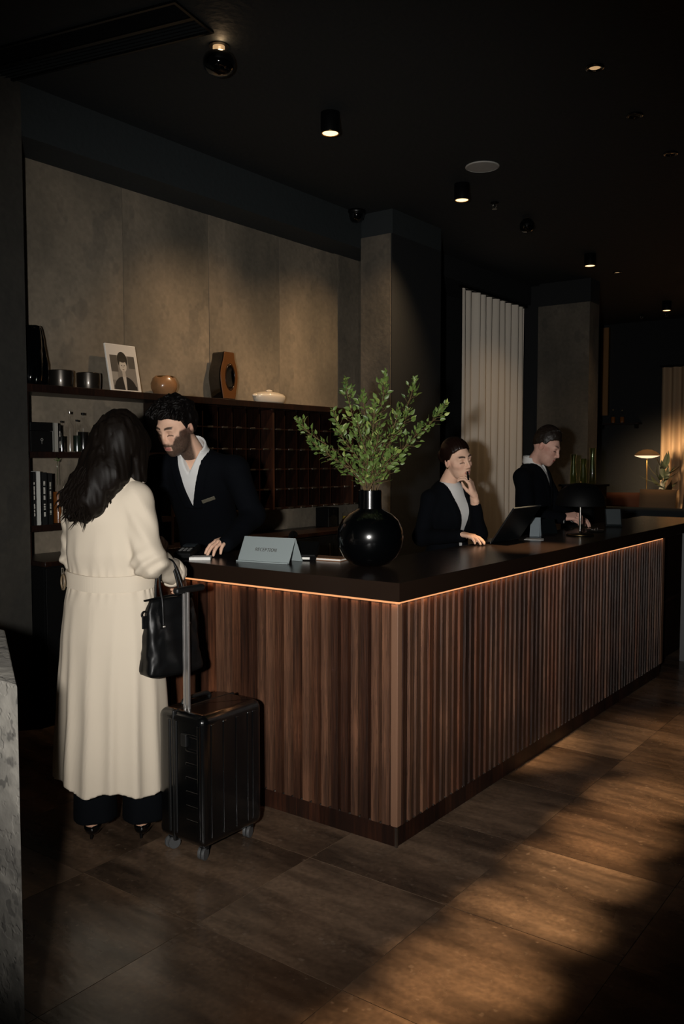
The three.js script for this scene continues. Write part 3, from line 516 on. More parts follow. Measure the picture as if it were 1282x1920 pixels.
{
  const t = thing('receipt_pad', 'small white paper pad lying by the card terminal', 'paper', [-1.165, TOP, -0.085], 0.7);
  part('pad', box(0.1, 0.014, 0.075, 0, 0.0075, 0, 0.001), M.paper, t); part('top_sheet', at(box(0.1, 0.0006, 0.075), 0.002, 0.0152, 0, 0, 0.05), M.paper, t);
}
{
  const t = thing('desk_phone', 'black desk telephone standing behind the reception sign', 'telephone', [-0.79, TOP, -0.385], 0.5);
  part('base', at(box(0.15, 0.035, 0.13, 0, 0, 0, 0.008), 0, 0.04, 0, 0.45), M.black, t); part('stand', box(0.13, 0.05, 0.05, 0, 0.026, -0.04, 0.004), M.black, t);
  part('handset', [at(tube([[-0.045, 0.075, 0.045], [-0.052, 0.092, 0.03], [-0.052, 0.118, -0.03], [-0.045, 0.112, -0.055]], 0.014, 20, 10), 0, 0, 0)], M.black, t);
  part('label_strip', box(0.075, 0.01, 0.002, 0.01, 0.012, 0.068), M.paper, t, 'white label strip');
}
{
  const t = thing('leather_folder', 'tan leather folder lying between desk phone and black vase', 'folder', [-0.67, TOP, -0.44], 0.15);
  const tan = std({ color: 0x8a6244, roughness: 0.55 }); part('cover', [box(0.17, 0.003, 0.1, 0, 0.002, 0), box(0.17, 0.003, 0.1, 0, 0.012, 0)], tan, t); part('sheets', box(0.165, 0.007, 0.096, 0, 0.0071, 0), M.paper, t);
}
{
  const t = thing('laptop', 'black laptop seen from behind with its screen tilted back', 'laptop', [-0.41, TOP, -1.745], -QT);
  // local z toward the staff, x along the counter
  part('base', box(0.36, 0.014, 0.1, 0, 0.0075, 0.04, 0.004), M.blackMetal, t);
  const s = part('screen', at(box(0.36, 0.235, 0.009, 0, 0.1175, 0, 0.003), 0, 0.012, -0.012, -0.6), std({ color: 0x0b1013, roughness: 0.4 }), t);
  part('bezel_edge', at(box(0.36, 0.003, 0.0095, 0, 0.2345, 0), 0, 0.012, -0.012, -0.6), std({ color: 0x3c4144, roughness: 0.4 }), s);
}
function sheet(label, x, z, w, d, turn) { const t = thing('paper_sheet', label, 'paper', [x, TOP, z], turn); part('sheet', box(w, 0.0012, d, 0, 0.0008, 0), M.paper, t); part('under_sheet', at(box(w, 0.001, d), 0.008, 0.0004, 0.004, 0, 0.1), M.paper, t); }
sheet('white paper sheets lying beside the laptop', -0.34, -2.0, 0.1, 0.12, 0.3);
{
  const t = thing('folded_card', 'small grey folded card standing on the counter behind the laptop', 'card', [-0.41, TOP, -2.18], 0.25);
  const m = std({ color: 0x6f7a80, roughness: 0.6 }); part('front_leaf', at(box(0.06, 0.12, 0.002, 0, 0.06, 0), 0, 0.001, 0.03, -0.28), m, t); part('back_leaf', at(box(0.06, 0.12, 0.002, 0, 0.06, 0), 0, 0.001, -0.034, 0.28), m, t);
}
{
  const t = thing('tablet_stand', 'dark tablet on a stand between folded card and counter lamp', 'tablet', [-0.4, TOP, -2.33], 0.9);
  part('tablet', at(box(0.15, 0.1, 0.008, 0, 0.05, 0, 0.003), 0, 0.006, 0, -0.5), std({ color: 0x0e1214, roughness: 0.25 }), t); part('stand', box(0.09, 0.006, 0.09, 0, 0.003, -0.02, 0.002), M.blackMetal, t);
}
{ // counter lamp
  const t = thing('counter_lamp', 'unlit table lamp with chrome stem and wide black dome shade on counter', 'lamp', [-0.213, TOP, -2.402]);
  part('base', lathe([[0.001, 0.0], [0.082, 0.0], [0.085, 0.005], [0.08, 0.012], [0.02, 0.016], [0.001, 0.016]], 48), M.blackMetal, t); part('base_trim', at(new THREE.TorusGeometry(0.083, 0.0025, 8, 56), 0, 0.008, 0, QT), M.brass, t);
  part('stem', cyl(0.0085, 0.0085, 0.2, 0, 0.112, 0, 24), M.chrome, t); part('stem_foot', lathe([[0.016, 0.014], [0.014, 0.022], [0.009, 0.028]], 24), M.chrome, t);
  part('shade', lathe([[0.15, 0.185], [0.152, 0.188], [0.148, 0.23], [0.125, 0.28], [0.085, 0.312], [0.03, 0.325], [0.001, 0.326]], 56), M.black, t); part('finial', at(new THREE.SphereGeometry(0.008, 14, 10), 0, 0.332, 0), M.brass, t);
}
{
  const t = thing('metal_tray', 'small silver tray with clips on the counter right of the lamp', 'tray', [-0.24, TOP, -2.72]);
  part('dish', lathe([[0.001, 0.003], [0.045, 0.003], [0.058, 0.014], [0.06, 0.013], [0.048, 0.001], [0.001, 0.001]], 36), M.steel, t);
  for (let i = 0; i < 6; i++) part('clip', at(new THREE.TorusGeometry(0.011, 0.0016, 6, 16).scale(1, 0.5, 1), Math.cos(i * 1.1) * 0.02, 0.008 + i * 0.002, Math.sin(i * 1.1) * 0.02, QT + 0.3 * Math.sin(i), i), M.chrome, t);
}
{
  const t = thing('leaflet_holder', 'dark leaflet holder near the far end of the counter', 'leaflet holder', [-0.28, TOP, -3.2], 0.6);
  part('holder', at(box(0.11, 0.13, 0.01, 0, 0.065, 0, 0.002), 0, 0.001, 0, -0.3), std({ color: 0x141a1c, roughness: 0.3 }), t); part('leaflet', at(box(0.098, 0.11, 0.003, 0, 0.07, 0.007), 0, 0.001, 0, -0.3), std({ color: 0x3a4144, roughness: 0.5 }), t);
}
// ---------- lounge beyond ----------
function curtain(name, label, x0, z0, x1, z1, top, folds, color, seedn, light) {
  const t = thing(name, label, 'curtain', [x0, 0, z0]); const L = Math.hypot(x1 - x0, z1 - z0), dx = (x1 - x0) / L, dz = (z1 - z0) / L, N = folds * 10, K = 14, R = rng(seedn), ph = [], am = [];
  for (let i = 0; i <= folds; i++) { ph.push((R() - 0.5) * 0.6); am.push(0.6 + R() * 0.6); }
  const cloth = std({ color, roughness: 0.95, side: THREE.DoubleSide });
  const pos = [], idx = [], rows = K + 1, cols = N + 1;
  for (let j = 0; j <= K; j++) for (let i = 0; i <= N; i++) { const s = i / N, y = 0.02 + (top - 0.02) * j / K, f = s * folds, k = Math.min(folds, Math.floor(f)), w = Math.sin(f * 6.283 + ph[k] * Math.sin(j / K * 2 + k)) * 0.034 * am[k] + Math.sin(f * 2.2 + j * 0.15) * 0.012; pos.push(dx * s * L - dz * w, y, dz * s * L + dx * w); }
  for (let j = 0; j < K; j++) for (let i = 0; i < N; i++) { const a = j * cols + i; idx.push(a, a + 1, a + cols, a + 1, a + cols + 1, a + cols); }
  const g = new THREE.BufferGeometry(); g.setAttribute('position', new THREE.Float32BufferAttribute(pos, 3)); g.setIndex(idx); g.computeVertexNormals(); part('cloth', g, cloth, t);
  const rl = at(box(L + 0.06, 0.025, 0.03), dx * L / 2, top + 0.02, dz * L / 2, 0, -Math.atan2(dz, dx)); part('rail', rl, M.blackMetal, t);
}
curtain('long_curtain', 'floor-length pale beige curtain in soft folds behind the staff', -2.62, -5.227, -2.62, -6.759, 3.285, 10, 0xe6dccd, 3);
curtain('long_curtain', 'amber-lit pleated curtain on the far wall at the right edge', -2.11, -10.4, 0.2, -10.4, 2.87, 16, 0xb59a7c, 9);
{
  const t = thing('floor_lamp', 'lit lamp with a shallow mushroom shade glowing in the far lounge', 'lamp', [-1.962, 0, -9.3]);
  part('shade', lathe([[0.168, 1.572], [0.165, 1.585], [0.12, 1.625], [0.06, 1.652], [0.001, 1.658]], 48), std({ color: 0xb08a5c, roughness: 0.7 }), t);
  part('diffuser', lathe([[0.001, 1.535], [0.07, 1.54], [0.13, 1.555], [0.166, 1.572], [0.12, 1.59], [0.001, 1.6]], 48), std({ color: 0x604830, emissive: new THREE.Color(1, 0.74, 0.45), emissiveIntensity: 1.3 }), t, 'glowing warm diffuser');
  part('stem', cyl(0.008, 0.008, 1.5, 0, 0.78, 0, 16), M.brass, t); part('base', lathe([[0.001, 0], [0.12, 0], [0.12, 0.015], [0.02, 0.025], [0.008, 0.03]], 40), M.blackMetal, t);
  const l = new THREE.SpotLight(new THREE.Color(1, 0.68, 0.38), 17, 0, 1.25, 0.6, 2); l.position.set(0, 1.52, 0.0); l.target.position.set(0.35, 0.95, -1); l.castShadow = true; l.shadow.radius = 4; t.add(l, l.target);
}
{
  const t = thing('sofa', 'low dark lounge sofa seen beyond the end of the counter', 'sofa', [-1.5, 0, -8.95]);
  const m = std({ color: 0x2d3236, roughness: 0.9 }), m2 = std({ color: 0x1d1a17, roughness: 0.9 });
  part('backrest', box(2.0, 0.46, 0.18, 0.15, 0.67, 0.4, 0.05), m, t); part('seat', box(2.0, 0.22, 0.75, 0.15, 0.33, 0, 0.05), m, t); part('armrest', box(0.18, 0.5, 0.8, -0.92, 0.47, 0.02, 0.05), m2, t); part('armrest', box(0.18, 0.5, 0.8, 1.22, 0.47, 0.02, 0.05), m2, t);
  for (const x of [-0.85, 1.15]) for (const z of [-0.3, 0.35]) part('leg', cyl(0.02, 0.015, 0.2, x, 0.1, z, 12), M.blackMetal, t);
}
const pillowG = (() => { const g = new THREE.BoxGeometry(0.46, 0.3, 0.16, 12, 10, 6), p = g.attributes.position; for (let i = 0; i < p.count; i++) { const x = p.getX(i) / 0.23, y = p.getY(i) / 0.15; p.setZ(i, p.getZ(i) * Math.max(0.08, (1 - x * x * x * x) * (1 - y * y * y * y))); } g.computeVertexNormals(); return g; })();
[['tan cushion propped on the dark lounge sofa, nearest to the floor lamp', -1.66, 0.98, -8.8, 0x9a7858, 0.1], ['grey-brown cushion on the sofa at the right edge of the photo', -1.13, 0.99, -8.85, 0x5a4f44, -0.15], ['rust cushion at the left end of the lounge sofa', -2.1, 0.93, -8.8, 0x7a4a34, 0.4]].forEach(([l, x, y, z, c, a]) => {
  const t = thing('cushion', l, 'cushion', [x, y - 0.15, z], a, 'cushions on the lounge sofa'); part('cover', at(pillowG.clone(), 0, 0.15, 0, -0.25), std({ color: c, roughness: 0.95 }), t); part('piping', at(new THREE.TorusGeometry(0.2, 0.006, 6, 32).scale(1.08, 0.7, 1), 0, 0.15, 0, -0.25), std({ color: c, roughness: 0.9 }), t);
});
{
  const t = thing('potted_plant', 'dark leafy houseplant silhouetted against the amber curtain', 'plant', [-1.93, 0, -9.85]);
  part('pot', lathe([[0.001, 0], [0.13, 0], [0.17, 0.05], [0.18, 0.38], [0.165, 0.4], [0.16, 0.36], [0.001, 0.35]], 40), M.black, t); const R = rng(15), lm = std({ color: 0x11190d, roughness: 0.5, side: THREE.DoubleSide });
  const lf = new THREE.PlaneGeometry(0.09, 0.28, 2, 6).translate(0, 0.14, 0), p = lf.attributes.position; for (let i = 0; i < p.count; i++) { const v = p.getY(i) / 0.28, x = p.getX(i) * (Math.sin(Math.PI * v) + 0.04); p.setXYZ(i, x, p.getY(i), -0.35 * v * v * 0.28 + Math.abs(x) * 0.3); } lf.computeVertexNormals();
  part('trunk', tube([[0, 0.35, 0], [0.02, 0.7, 0], [0, 1.1, 0.02]], 0.014, 12, 8), M.black, t);
  for (let i = 0; i < 34; i++) { const o = part('leaf', lf, lm, t); o.position.set((R() - 0.5) * 0.12, 0.75 + R() * 0.65, (R() - 0.5) * 0.12); o.rotation.set(0.5 + R() * 1.2, R() * 6.28, 0, 'YXZ'); }
}
{
  const t = thing('wall_panel', 'narrow brass-toned vertical panel on the far dark wall', 'panel', [-3.03, 0, -10.58]);
  part('panel', span(-0.06, 0.06, 2.2, 3.55, 0, 0.04), std({ color: 0x8a6238, roughness: 0.5 }), t); part('edge', span(0.061, 0.07, 2.2, 3.55, 0, 0.05), M.brass, t);
}
{
  const t = thing('bottle_shelf', 'short dark wall shelf holding two bottles in the far lounge', 'shelf', [-2.8, 2.05, -10.55]); part('board', span(-0.3, 0.35, 0, 0.025, -0.04, 0.14), M.shelfWood, t); part('bracket', span(-0.25, -0.23, -0.06, 0, -0.04, 0.1), M.blackMetal, t); part('bracket', span(0.28, 0.3, -0.06, 0, -0.04, 0.1), M.blackMetal, t);
}
bottle('amber_bottle', 'small amber bottle on the far wall shelf, left one', -2.86, 2.076, -10.48, 0.035, 0.2, 0.55, 0x8a5320, M.brass, 'bottles on the far wall shelf');
bottle('amber_bottle', 'small amber bottle on the far wall shelf, right one', -2.72, 2.076, -10.48, 0.035, 0.19, 0.55, 0x8a5320, M.brass, 'bottles on the far wall shelf');
{
  const t = thing('pedestal', 'tall black pedestal behind the counter lamp carrying glass vases', 'pedestal', [-1.25, 0, -5.15]); part('column', span(-0.16, 0.16, 0.03, 1.27, -0.16, 0.16, 0.004), M.black, t); part('foot', span(-0.18, 0.18, 0, 0.03, -0.18, 0.18), M.black, t); part('top', span(-0.18, 0.18, 1.271, 1.29, -0.18, 0.18), M.black, t);
}
[['slim tall glass vase on the black pedestal, left one', -1.33, -5.08, 0.028, 0.28], ['slim glass vase in the middle of the pedestal top', -1.25, -5.12, 0.03, 0.24], ['tallest glass vase on the black pedestal, right one', -1.2, -5.22, 0.03, 0.34]].forEach(([l, x, z, r, h]) => { const t = thing('glass_vase', l, 'vase', [x, 1.29, z], 0, 'glass vases on the pedestal'); part('glass', lathe([[0.001, 0.001], [r, 0.001], [r * 1.05, h * 0.3], [r * 0.8, h * 0.75], [r * 0.95, h], [r * 0.88, h], [r * 0.72, h * 0.75], [r * 0.95, h * 0.3], [r * 0.9, 0.015], [0.001, 0.015]], 36), phy({ color: 0xdfe8c8, roughness: 0.03, transmission: 1, thickness: 0, ior: 1.5 }), t); part('rim', at(new THREE.TorusGeometry(r * 0.92, 0.0015, 6, 30), 0, h, 0, QT), clearGlass, t); });
// ---------- suitcase ----------
{
  const t = thing('suitcase', 'black hard-shell ribbed cabin suitcase on four wheels beside the guest', 'suitcase', [-0.632, 0, 0.385]);
  const shell = phy({ color: 0x050607, roughness: 0.22, clearcoat: 0.7, clearcoatRoughness: 0.12 }), rub = std({ color: 0x08090a, roughness: 0.5 });
  const w = 0.25, d = 0.335, y0 = 0.055, y1 = 0.565, h = y1 - y0;
  // ribbed shell: rounded box whose long sides carry vertical ribs
  const s = new THREE.Shape(), r = 0.035, hx = w / 2, hz = d / 2; s.moveTo(-hx + r, -hz); s.lineTo(hx - r, -hz); s.quadraticCurveTo(hx, -hz, hx, -hz + r); s.lineTo(hx, hz - r); s.quadraticCurveTo(hx, hz, hx - r, hz); s.lineTo(-hx + r, hz); s.quadraticCurveTo(-hx, hz, -hx, hz - r); s.lineTo(-hx, -hz + r); s.quadraticCurveTo(-hx, -hz, -hx + r, -hz);
  const sg = new THREE.ExtrudeGeometry(s, { depth: h - 0.064, bevelEnabled: true, bevelThickness: 0.032, bevelSize: 0.032, bevelOffset: -0.032, bevelSegments: 8, curveSegments: 10 });
  part('shell', at(sg, 0, y0 + 0.032, 0, -QT), shell, t);
  const rib = box(0.008, h - 0.07, 0.02, 0, 0, 0, 0.0035);
  for (const z of [-0.115, -0.085, -0.02, 0.05, 0.115]) { const o = part('rib', rib, shell, t); o.position.set(hx, (y0 + y1) / 2, z); }
  const hr = box(0.07, 0.012, 0.006, 0, 0, 0, 0.0028);
  for (let i = 0; i < 7; i++) { const o = part('corner_band', hr, shell, t); o.position.set(0.07, y0 + 0.1 + i * 0.055, hz); }
  const vb = box(0.014, h - 0.07, 0.008, 0, 0, 0, 0.0035);
  for (const x of [-0.055, -0.02, 0.105]) { const o = part('seam_rail', vb, x === 0.105 ? shell : rub, t); o.position.set(x, (y0 + y1) / 2, hz); }
  part('zip_band', [at(new RoundedBoxGeometry(0.012, h + 0.003, d + 0.003, 4, 0.036), -0.036, (y0 + y1) / 2, 0)], rub, t);
  part('carry_handle', [tube([[-0.08, y1 - 0.004, 0.075], [-0.08, y1 + 0.014, 0.06], [-0.08, y1 + 0.018, 0], [-0.08, y1 + 0.014, -0.06], [-0.08, y1 - 0.004, -0.075]], 0.009, 24, 8)], rub, t);
  part('lock', box(0.03, 0.05, 0.012, 0.03, y1 - 0.1, hz + 0.003, 0.004), rub, t);
  for (const sx of [-1, 1]) for (const sz of [-1, 1]) {
    const c = part('caster', [box(0.03, 0.02, 0.03, sx * 0.085, y0 - 0.008, sz * 0.125, 0.006), at(box(0.022, 0.035, 0.012), sx * 0.085, 0.042, sz * 0.125, 0.2, sx)], rub, t);
    for (const o of [-1, 1]) part('wheel', at(merge([cyl(0.024, 0.024, 0.011, 0, 0, 0, 24), at(new THREE.TorusGeometry(0.019, 0.006, 8, 24), 0, 0, 0, QT)]), sx * 0.085 + o * 0.01, 0.0252, sz * 0.125 + 0.006, 0, 0.35 * sx, QT), std({ color: 0x4a4b4c, roughness: 0.5 }), c);
  }
  const alu = std({ color: 0xb5b2b0, roughness: 0.3, metalness: 0.85 });
  part('pole', box(0.018, 0.47, 0.011, -0.008, y1 + 0.22, 0.112, 0.003), alu, t, 'brushed metal trolley pole'); part('pole', box(0.012, 0.47, 0.009, -0.03, y1 + 0.22, 0.109, 0.003), alu, t, 'brushed metal trolley pole');
  part('grip', at(box(0.03, 0.026, 0.15, 0, 0, 0, 0.011), -0.022, y1 + 0.462, 0.088), rub, t);
}
// ---------- figures: distance fields meshed with surface nets ----------
const sub3 = (a, b) => [a[0] - b[0], a[1] - b[1], a[2] - b[2]], add3 = (a, b, k = 1) => [a[0] + b[0] * k, a[1] + b[1] * k, a[2] + b[2] * k], dot3 = (a, b) => a[0] * b[0] + a[1] * b[1] + a[2] * b[2];
const cross3 = (a, b) => [a[1] * b[2] - a[2] * b[1], a[2] * b[0] - a[0] * b[2], a[0] * b[1] - a[1] * b[0]], norm3 = (a) => { const l = Math.hypot(...a) || 1; return [a[0] / l, a[1] / l, a[2] / l]; }, mix3 = (a, b, t) => [mix(a[0], b[0], t), mix(a[1], b[1], t), mix(a[2], b[2], t)];
const cap = (a, b, ra, rb) => { const dx = b[0] - a[0], dy = b[1] - a[1], dz = b[2] - a[2], q = 1 / (dx * dx + dy * dy + dz * dz + 1e-9); return (x, y, z) => { const px = x - a[0], py = y - a[1], pz = z - a[2]; let t = (px * dx + py * dy + pz * dz) * q; t = t < 0 ? 0 : t > 1 ? 1 : t; const ex = px - dx * t, ey = py - dy * t, ez = pz - dz * t; return Math.sqrt(ex * ex + ey * ey + ez * ez) - (ra + (rb - ra) * t); }; };
const ell = (c, r) => { const m = Math.min(...r); return (x, y, z) => { const a = (x - c[0]) / r[0], b = (y - c[1]) / r[1], d = (z - c[2]) / r[2], k0 = Math.sqrt(a * a + b * b + d * d), k1 = Math.sqrt((a / r[0]) ** 2 + (b / r[1]) ** 2 + (d / r[2]) ** 2); return k1 < 1e-6 ? -m : k0 * (k0 - 1) / k1; }; };
const smin = (a, b, k) => { const h = Math.max(k - Math.abs(a - b), 0) / k; return Math.min(a, b) - h * h * k * 0.25; };
const uni = (k, ...f) => (x, y, z) => { let d = f[0](x, y, z); for (let i = 1; i < f.length; i++) d = smin(d, f[i](x, y, z), k); return d; };
const cut = (k, f, g) => (x, y, z) => -smin(-f(x, y, z), g(x, y, z), k);        // f without g
const ball = (c, r) => cap(c, c, r, r);
// an orthonormal frame: y up along `up`, z along `fwd`
function frame(o, fwd, up) { const y = norm3(up), x = norm3(cross3(y, fwd)), z = cross3(x, y); return { o, x, y, z, to: (p) => { const d = sub3(p, o); return [dot3(d, x), dot3(d, y), dot3(d, z)]; }, from: (p) => [o[0] + x[0] * p[0] + y[0] * p[1] + z[0] * p[2], o[1] + x[1] * p[0] + y[1] * p[1] + z[1] * p[2], o[2] + x[2] * p[0] + y[2] * p[1] + z[2] * p[2]], m: new THREE.Matrix4().set(x[0], y[0], z[0], o[0], x[1], y[1], z[1], o[1], x[2], y[2], z[2], o[2], 0, 0, 0, 1) }; }
const inFrame = (F, f) => (x, y, z) => { const dx = x - F.o[0], dy = y - F.o[1], dz = z - F.o[2]; return f(dx * F.x[0] + dy * F.x[1] + dz * F.x[2], dx * F.y[0] + dy * F.y[1] + dz * F.y[2], dx * F.z[0] + dy * F.z[1] + dz * F.z[2]); };
function nets(f, lo, hi, c, colour) {
  const nx = Math.ceil((hi[0] - lo[0]) / c) + 1, ny = Math.ceil((hi[1] - lo[1]) / c) + 1, nz = Math.ceil((hi[2] - lo[2]) / c) + 1, F = new Float32Array(nx * ny * nz);
  // coarse skip: sample every 4th cell and leave far blocks at their coarse value
  const B = 4, diag = B * c * 1.9;
  for (let k0 = 0; k0 < nz; k0 += B) for (let j0 = 0; j0 < ny; j0 += B) for (let i0 = 0; i0 < nx; i0 += B) {
    const d0 = f(lo[0] + (i0 + B / 2) * c, lo[1] + (j0 + B / 2) * c, lo[2] + (k0 + B / 2) * c), far = Math.abs(d0) > diag;
    for (let k = k0; k < Math.min(nz, k0 + B); k++) for (let j = j0; j < Math.min(ny, j0 + B); j++) for (let i = i0; i < Math.min(nx, i0 + B); i++) F[(k * ny + j) * nx + i] = far ? d0 : f(lo[0] + i * c, lo[1] + j * c, lo[2] + k * c);
  }
  const id = new Int32Array(nx * ny * nz).fill(-1), P = [], I = [], off = [0, 1, nx, nx + 1, nx * ny, nx * ny + 1, nx * ny + nx, nx * ny + nx + 1];
  const E = [[0, 1], [2, 3], [4, 5], [6, 7], [0, 2], [1, 3], [4, 6], [5, 7], [0, 4], [1, 5], [2, 6], [3, 7]];
  for (let k = 0; k < nz - 1; k++) for (let j = 0; j < ny - 1; j++) for (let i = 0; i < nx - 1; i++) {
    const b = (k * ny + j) * nx + i; let m = 0; for (let q = 0; q < 8; q++) if (F[b + off[q]] < 0) m |= 1 << q;
    if (m === 0 || m === 255) continue; let sx = 0, sy = 0, sz = 0, n = 0;
    for (const [p, q] of E) { const a = F[b + off[p]], d = F[b + off[q]]; if ((a < 0) === (d < 0)) continue; const t = a / (a - d); sx += (p & 1) + ((q & 1) - (p & 1)) * t; sy += ((p >> 1) & 1) + (((q >> 1) & 1) - ((p >> 1) & 1)) * t; sz += (p >> 2) + ((q >> 2) - (p >> 2)) * t; n++; }
    id[b] = P.length / 3; P.push(lo[0] + (i + sx / n) * c, lo[1] + (j + sy / n) * c, lo[2] + (k + sz / n) * c);
  }
  const quad = (a, b, d, e, flip) => { if (a < 0 || b < 0 || d < 0 || e < 0) return; if (flip) I.push(a, d, b, a, e, d); else I.push(a, b, d, a, d, e); };
  for (let k = 1; k < nz - 1; k++) for (let j = 1; j < ny - 1; j++) for (let i = 1; i < nx - 1; i++) {
    const b = (k * ny + j) * nx + i, s = F[b] < 0;
    if (s !== F[b + 1] < 0) quad(id[b], id[b - nx], id[b - nx - nx * ny], id[b - nx * ny], s);
    if (s !== F[b + nx] < 0) quad(id[b], id[b - nx * ny], id[b - 1 - nx * ny], id[b - 1], s);
    if (s !== F[b + nx * ny] < 0) quad(id[b], id[b - 1], id[b - 1 - nx], id[b - nx], s);
  }
  for (let t = 0; t < I.length; t += 3) { const q = I[t + 1]; I[t + 1] = I[t + 2]; I[t + 2] = q; }
  const g = new THREE.BufferGeometry(); g.setAttribute('position', new THREE.Float32BufferAttribute(P, 3)); g.setIndex(I); g.computeVertexNormals();
  // make sure that the faces point outward
  { const p = g.attributes.position, nn = g.attributes.normal; let vote = 0; for (let i = 0; i < p.count; i += Math.max(1, Math.floor(p.count / 60))) { const e = 0.004, x = p.getX(i), y = p.getY(i), z = p.getZ(i); vote += f(x + nn.getX(i) * e, y + nn.getY(i) * e, z + nn.getZ(i) * e) > f(x - nn.getX(i) * e, y - nn.getY(i) * e, z - nn.getZ(i) * e) ? 1 : -1; } if (vote < 0) { const x = g.index.array; for (let t = 0; t < x.length; t += 3) { const q = x[t + 1]; x[t + 1] = x[t + 2]; x[t + 2] = q; } g.computeVertexNormals(); } }
  if (colour) { const p = g.attributes.position, C = new Float32Array(p.count * 3); for (let i = 0; i < p.count; i++) { const q = colour(p.getX(i), p.getY(i), p.getZ(i)); C[i * 3] = q[0]; C[i * 3 + 1] = q[1]; C[i * 3 + 2] = q[2]; } g.setAttribute('color', new THREE.BufferAttribute(C, 3)); }
  return g;
}
const lin = (h) => { const c = new THREE.Color(h); return [c.r, c.g, c.b]; };
const around = (pts, r) => [[0, 1, 2].map((i) => Math.min(...pts.map((p) => p[i])) - r), [0, 1, 2].map((i) => Math.max(...pts.map((p) => p[i])) + r)];

// the head in its own frame: origin between the ears, z forward, face height about 0.22
function headField(w = 1, jaw = 1) {
  const skull = uni(0.04, ell([0, 0.032, -0.012], [0.076 * w, 0.088, 0.096]), ell([0, -0.03, 0.03], [0.061 * w * jaw, 0.075, 0.064]), ell([0, -0.07, 0.04], [0.046 * w * jaw, 0.045, 0.048]));
  let f = uni(0.022, skull, ball([0, -0.1, 0.07], 0.016 * jaw), cap([-0.036, -0.022, 0.066], [-0.05, -0.016, 0.045], 0.018, 0.016), cap([0.036, -0.022, 0.066], [0.05, -0.016, 0.045], 0.018, 0.016), cap([-0.034, 0.024, 0.076], [0.034, 0.024, 0.076], 0.014, 0.014));
  const sock = uni(0.01, ell([-0.031, 0.006, 0.1], [0.018, 0.0115, 0.018]), ell([0.031, 0.006, 0.1], [0.018, 0.0115, 0.018]));
  f = cut(0.014, f, sock);
  f = uni(0.006, f, ball([-0.031, 0.004, 0.0755], 0.0125), ball([0.031, 0.004, 0.0755], 0.0125));
  f = uni(0.012, f, cap([0, 0.018, 0.09], [0, -0.028, 0.112], 0.0062, 0.0098), ball([-0.011, -0.034, 0.1], 0.0075), ball([0.011, -0.034, 0.1], 0.0075));
  f = uni(0.007, f, cap([-0.016, -0.064, 0.089], [0, -0.0615, 0.097], 0.0035, 0.0052), cap([0.016, -0.064, 0.089], [0, -0.0615, 0.097], 0.0035, 0.0052), cap([-0.014, -0.0735, 0.0885], [0.014, -0.0735, 0.0885], 0.0055, 0.0055));
  f = cut(0.004, f, cap([-0.02, -0.0685, 0.1], [0.02, -0.0685, 0.1], 0.0018, 0.0018));
  for (const s of [-1, 1]) { const ear = cut(0.006, ell([s * 0.077 * w, -0.004, -0.008], [0.0095, 0.031, 0.019]), ell([s * 0.088 * w, -0.002, -0.003], [0.008, 0.02, 0.011])); f = uni(0.008, f, ear); }
  return f;
}
